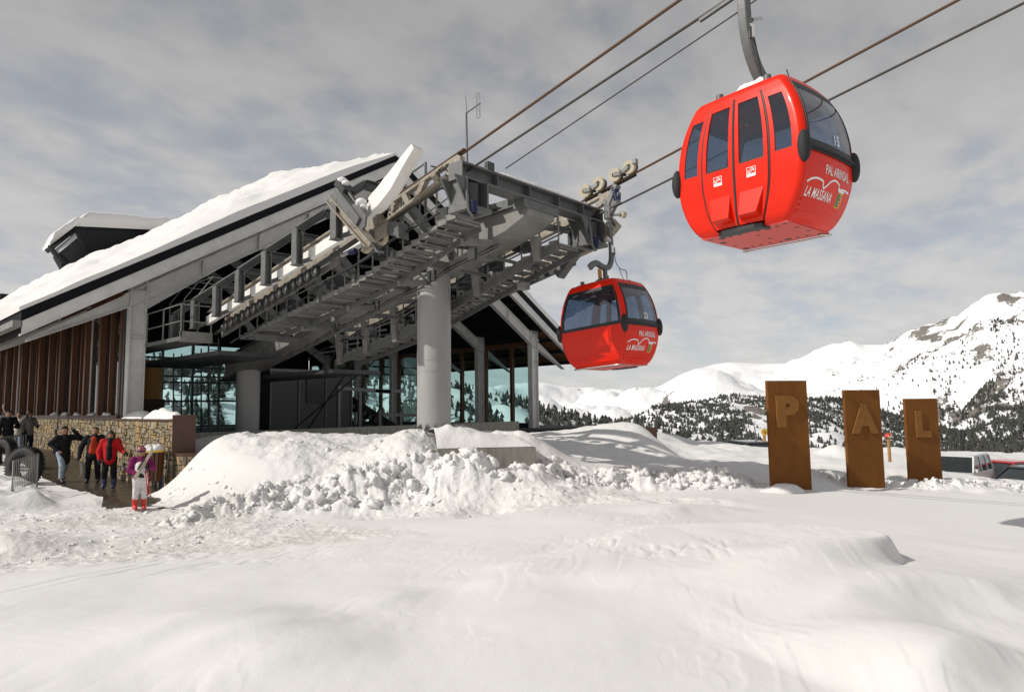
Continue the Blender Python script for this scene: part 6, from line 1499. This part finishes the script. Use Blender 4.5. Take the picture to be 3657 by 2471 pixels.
for k, y in enumerate((33.2, 31.6)): ski((7.05, y, zpath(np.array([y]))[0]), (7.18, y+.1, zpath(np.array([y]))[0]+1.72), 'dark ski leaning upright on the stone wall, %s' % ('farther one', 'nearer one')[k], 'skis leaning on the wall', 'black')
ski(dep(40, 1520, 26.8), dep(8, 1450, 26.8), 'pale ski carried over the shoulder at the left edge', 'skis carried at left', 'white', .08)

# ------------------------------------------------------------------ litter bin with wooden slats
p = onz(556, 1748, 0); p[0] = 6.86; p[1] = 20.9
BN = thing('litter_bin', p, 'brown slatted litter bin with a yellow rim and snow on top beside the wall', 'bin')
for k in range(16):
    a = 2*math.pi*k/16; c_, s_ = math.cos(a), math.sin(a); MB().beam((p[0]+.26*c_, p[1]+.26*s_, .28), (p[0]+.29*c_, p[1]+.29*s_, 1.12), .085, .03, up=(c_, s_, 0)).build('slat', M['wood'], BN)
MB().cyl((p[0], p[1], .30), (p[0], p[1], 1.08), .235, 20, .26).build('liner', M['black'], BN); MB().ring((p[0], p[1], 1.13), (0, 0, 1), .25, .33, .06, 24).build('rim', M['yellow'], BN)
for s_ in (-.2, .2): MB().beam((p[0]+s_*.6, p[1]+s_*.3, -.05), (p[0]+s_*.6, p[1]+s_*.3, .3), .05, .05).build('leg', M['steel_dark'], BN)
mb = MB(); S = np.linspace(-1, 1, 20); XX, YY = np.meshgrid(S, S); ZZ = np.clip(1-(XX**2+YY**2), 0, 1)**.5*.18*(1+.8*fbm(XX*2, YY*2, 3, 8)); mb.grid(np.stack([p[0]+XX*.3, p[1]+YY*.3, 1.12+ZZ], -1)).build('snow_cap', M['snow'], BN, kind='stuff')
SH = thing('snow_shovel', (7.2, 20.72, .1), 'snow shovel leaning on the wall end beside the litter bin', 'shovel')
MB().tube([(7.18, 20.72, .35), (7.24, 20.74, 1.15)], .018, 8).build('handle', M['steel_lite'], SH); MB().box((7.06, 20.70, .02), (7.12, 20.98, .4)).build('blade', M['boot_blue'], SH)
# ------------------------------------------------------------------ barriers and big tyres at the left
def barrier(a, b, h, label):
    a = np.array(a, float); b = np.array(b, float); T = thing('barrier', a, label, 'barrier', 'crowd barriers at the left')
    f = MB(); z = np.array((0, 0, 1.0)); f.tube([a, a+z*h, b+z*h, b], .022, 8); f.tube([a+z*.22, b+z*.22], .02, 8); f.build('frame', M['steel_lite'], T)
    n_ = 15
    for k in range(1, n_): q = a+(b-a)*k/n_; MB().tube([q+z*.22, q+z*h], .009, 5).build('bar', M['steel_lite'], T)
    for q in (a, b): MB().beam(q+np.array((-.22, -.05, .01)), q+np.array((.22, .05, .01)), .04, .02).build('foot', M['steel_lite'], T)
def tyre(c, ax, R_, w, label):
    c = np.array(c, float); ax = np.array(ax, float); ax /= np.linalg.norm(ax); T = thing('big_tyre', (c[0], c[1], c[2]-R_), label, 'tyre', 'big tyres beside the barriers')
    b = np.cross(ax, (0, 0, 1)); b /= np.linalg.norm(b); u = np.cross(b, ax); n_ = 40; rows = []
    pr = [(.55, -.42), (.8, -.5), (.95, -.45), (1.0, -.3), (1.0, .3), (.95, .45), (.8, .5), (.55, .42), (.55, -.42)]
    for k in range(n_+1):
        t = 2*math.pi*k/n_; d = b*math.cos(t)+u*math.sin(t); rows.append([c+d*R_*r+ax*w*x for r, x in pr])
    MB().grid(np.array(rows)).build('carcass', M['rubber'], T)
    for k in range(44):
        t = 2*math.pi*k/44; d = b*math.cos(t)+u*math.sin(t); e = -b*math.sin(t)+u*math.cos(t); MB().beam(c+d*R_*1.0-ax*w*.44, c+d*R_*1.0+ax*w*.44+e*.03, .045, .05, up=d).build('tread_block', M['rubber'], T)
g = onz(30, 1775, .05)
barrier((g[0]+.05, g[1]-.1, .0), (g[0]+.85, g[1]+1.2, .1), 1.0, 'grey metal crowd barrier at the left, nearer one sunk in snow')
q = dep(5, 1640, 25); barrier((q[0]-.6, q[1], .25), (q[0]+.9, q[1]+.9, .35), 1.05, 'grey metal crowd barrier at the left edge, farther one')
q = dep(88, 1672, 21.2); tyre((q[0], q[1], .55), (-.75, -.45, .1), .62, .34, 'big black ribbed tyre standing in snow, nearest the path'); 
q = dep(14, 1618, 23.6); tyre((q[0], q[1], .75), (-.8, -.3, .05), .60, .32, 'big black ribbed tyre at the left edge behind the barrier')

# ------------------------------------------------------------------ parked cars
M['car_white'] = mat('car_white', (.62, .63, .63), .35, .0, coat=.4); M['car_red'] = mat('car_red', (.42, .012, .02), .3, 0, coat=.5); M['car_dark'] = mat('car_dark', (.03, .035, .045), .3, .2, coat=.5)
M['car_glass'] = glass('car_glass', (.35, .40, .40), refl=.08, body=(.03, .04, .04), bodyf=.35); M['lamp'] = mat('lamp_lens', (.6, .58, .5), .15); M['tail'] = mat('tail_lens', (.35, .01, .01), .2)
def car(loc, yaw, paint, label, L=4.1, Wc=1.65, H=1.4, wagon=False, snow=False):
    T = thing('parked_car', loc, label, 'car', 'cars parked behind the snow bank', (0, 0, yaw)); h0 = .30; hb = H*.60
    def side(pts, y0, y1, ins=0): return pts
    def loft(prof_lo, mat_, name, par, wfun, bevel=.03):
        mb = MB(); n_ = len(prof_lo); mb.extrude([(x, -wfun(z)/2, z) for x, z in prof_lo], (0, 0, 0)); mb.v = []; mb.f = []; mb.sm = []
        vs = [(x, -wfun(z)/2, z) for x, z in prof_lo]+[(x, wfun(z)/2, z) for x, z in prof_lo]
        mb.add(vs, [tuple(range(n_))[::-1], tuple(range(n_, 2*n_))]+[(i, (i+1) % n_, n_+(i+1) % n_, n_+i) for i in range(n_)]); return mb.build(name, mat_, par, bevel, local=True)
    X = L/2
    low = [(-X, h0+.12), (-X+.05, hb-.22), (-X+.18, hb-.10), (-X+1.15, hb), (X-.08, hb), (X, hb-.15), (X-.02, h0+.1), (X-.12, h0-.04), (-X+.12, h0-.04)]
    bd = loft(low, paint, 'body', T, lambda z: Wc, .05)
    ra, rb = (-X+1.55, X-.32) if wagon else (-X+1.65, X-1.15)
    fa, fb_ = (-X+1.05, X-.10) if wagon else (-X+.95, X-.45)
    wf = lambda z: Wc-.06-.30*(z-hb)
    MBx = MB(); rf = [(ra-.06, H-.05), (ra+.12, H), (rb-.1, H), (rb+.05, H-.05)]
    loft(rf+[(rb+.05, H-.09), (ra-.06, H-.09)], paint, 'roof', T, wf, .02)
    for s_ in (-1, 1):
        def P3(x, z, o=0): return np.array((x, s_*(wf(z)/2+o), z))
        cols = [fa, -X+1.05+(fb_-fa)*.42, -X+1.05+(fb_-fa)*.72, fb_] if wagon else [fa, (fa+fb_)/2+.1, fb_]
        tops = [ra, -X+1.05+(fb_-fa)*.43, -X+1.05+(fb_-fa)*.71, rb] if wagon else [ra, (ra+rb)/2+.15, rb]
        for a, b in zip(cols, tops): MB().beam(P3(a, hb-.01), P3(b, H-.06), .07, .06, up=(0, 1, 0)).build('pillar', paint, T, local=True)
        for k in range(len(cols)-1):
            MB().extrude([P3(cols[k]+.03, hb), P3(cols[k+1]-.03, hb), P3(tops[k+1]-.03, H-.07), P3(tops[k]+.03, H-.07)], (0, -s_*.012, 0)).build('side_window', M['car_glass'], T, local=True)
        for x in (-X+.78, X-.75):
            c_ = np.array((x, s_*(Wc/2-.10), .31)); wh = MB().ring(c_, (0, 1, 0), .19, .31, .20, 24).build('wheel', M['rubber'], T, local=True); MB().ring(c_+np.array((0, s_*.06, 0)), (0, 1, 0), .03, .19, .04, 16).build('rim', M['steel_lite'], wh, local=True)
        MB().box((-X-.005, s_*Wc*.42-.16, hb-.36), (-X+.05, s_*Wc*.42+.06, hb-.20)).build('headlight', M['lamp'], T, .01, local=True); MB().box((X-.05, s_*Wc*.44-.08, hb-.40), (X+.005, s_*Wc*.44+.05, hb-.12)).build('tail_light', M['tail'], T, .01, local=True)
        MB().box((fa+.15, s_*(Wc/2+.02)-.08, hb), (fa+.28, s_*(Wc/2+.02)+.08, hb+.14)).build('mirror', paint, T, .02, local=True)
    for (x0, x1), nm in (((fa, ra), 'windscreen'), ((fb_, rb), 'rear_window')):
        MB().extrude([(x0, -wf(hb)/2+.06, hb), (x0, wf(hb)/2-.06, hb), (x1, wf(H-.07)/2-.06, H-.07), (x1, -wf(H-.07)/2+.06, H-.07)], (.01, 0, .004)).build(nm, M['car_glass'], T, local=True)
    for x in (-X, X): MB().box((x-.06, -Wc/2+.03, h0), (x+.06, Wc/2-.03, h0+.2)).build('bumper', M['rubber'], T, .02, local=True)
    for y in (-.38, .38): MB().box((-.1, y-.24, .5), (.12, y+.24, hb+.35)).build('seat', CL['charcoal'], T, .04, local=True)
    return T
def place_car(px, D, z, *a, **k): q = dep(px, 1640, D); return car((q[0], q[1], z), *a, **k)
place_car(3420, 28.6, -1.72, math.radians(-6), M['car_white'], 'white boxy four wheel drive estate car half hidden by the L panel', L=4.0, H=1.72, wagon=True)
place_car(3590, 30.0, -1.80, math.radians(-32), M['car_red'], 'red hatchback parked behind the snow bank beside the white car', H=1.38)
place_car(3690, 26.2, -1.72, math.radians(-35), M['car_dark'], 'dark car at the right edge in front of the red hatchback', H=1.38)
q = dep(2698, 1600, 36); car((q[0], q[1], -1.22), math.radians(50), M['car_dark'], 'dark car with only its snowy roof showing above the berm left of the P panel', H=1.45, wagon=True)
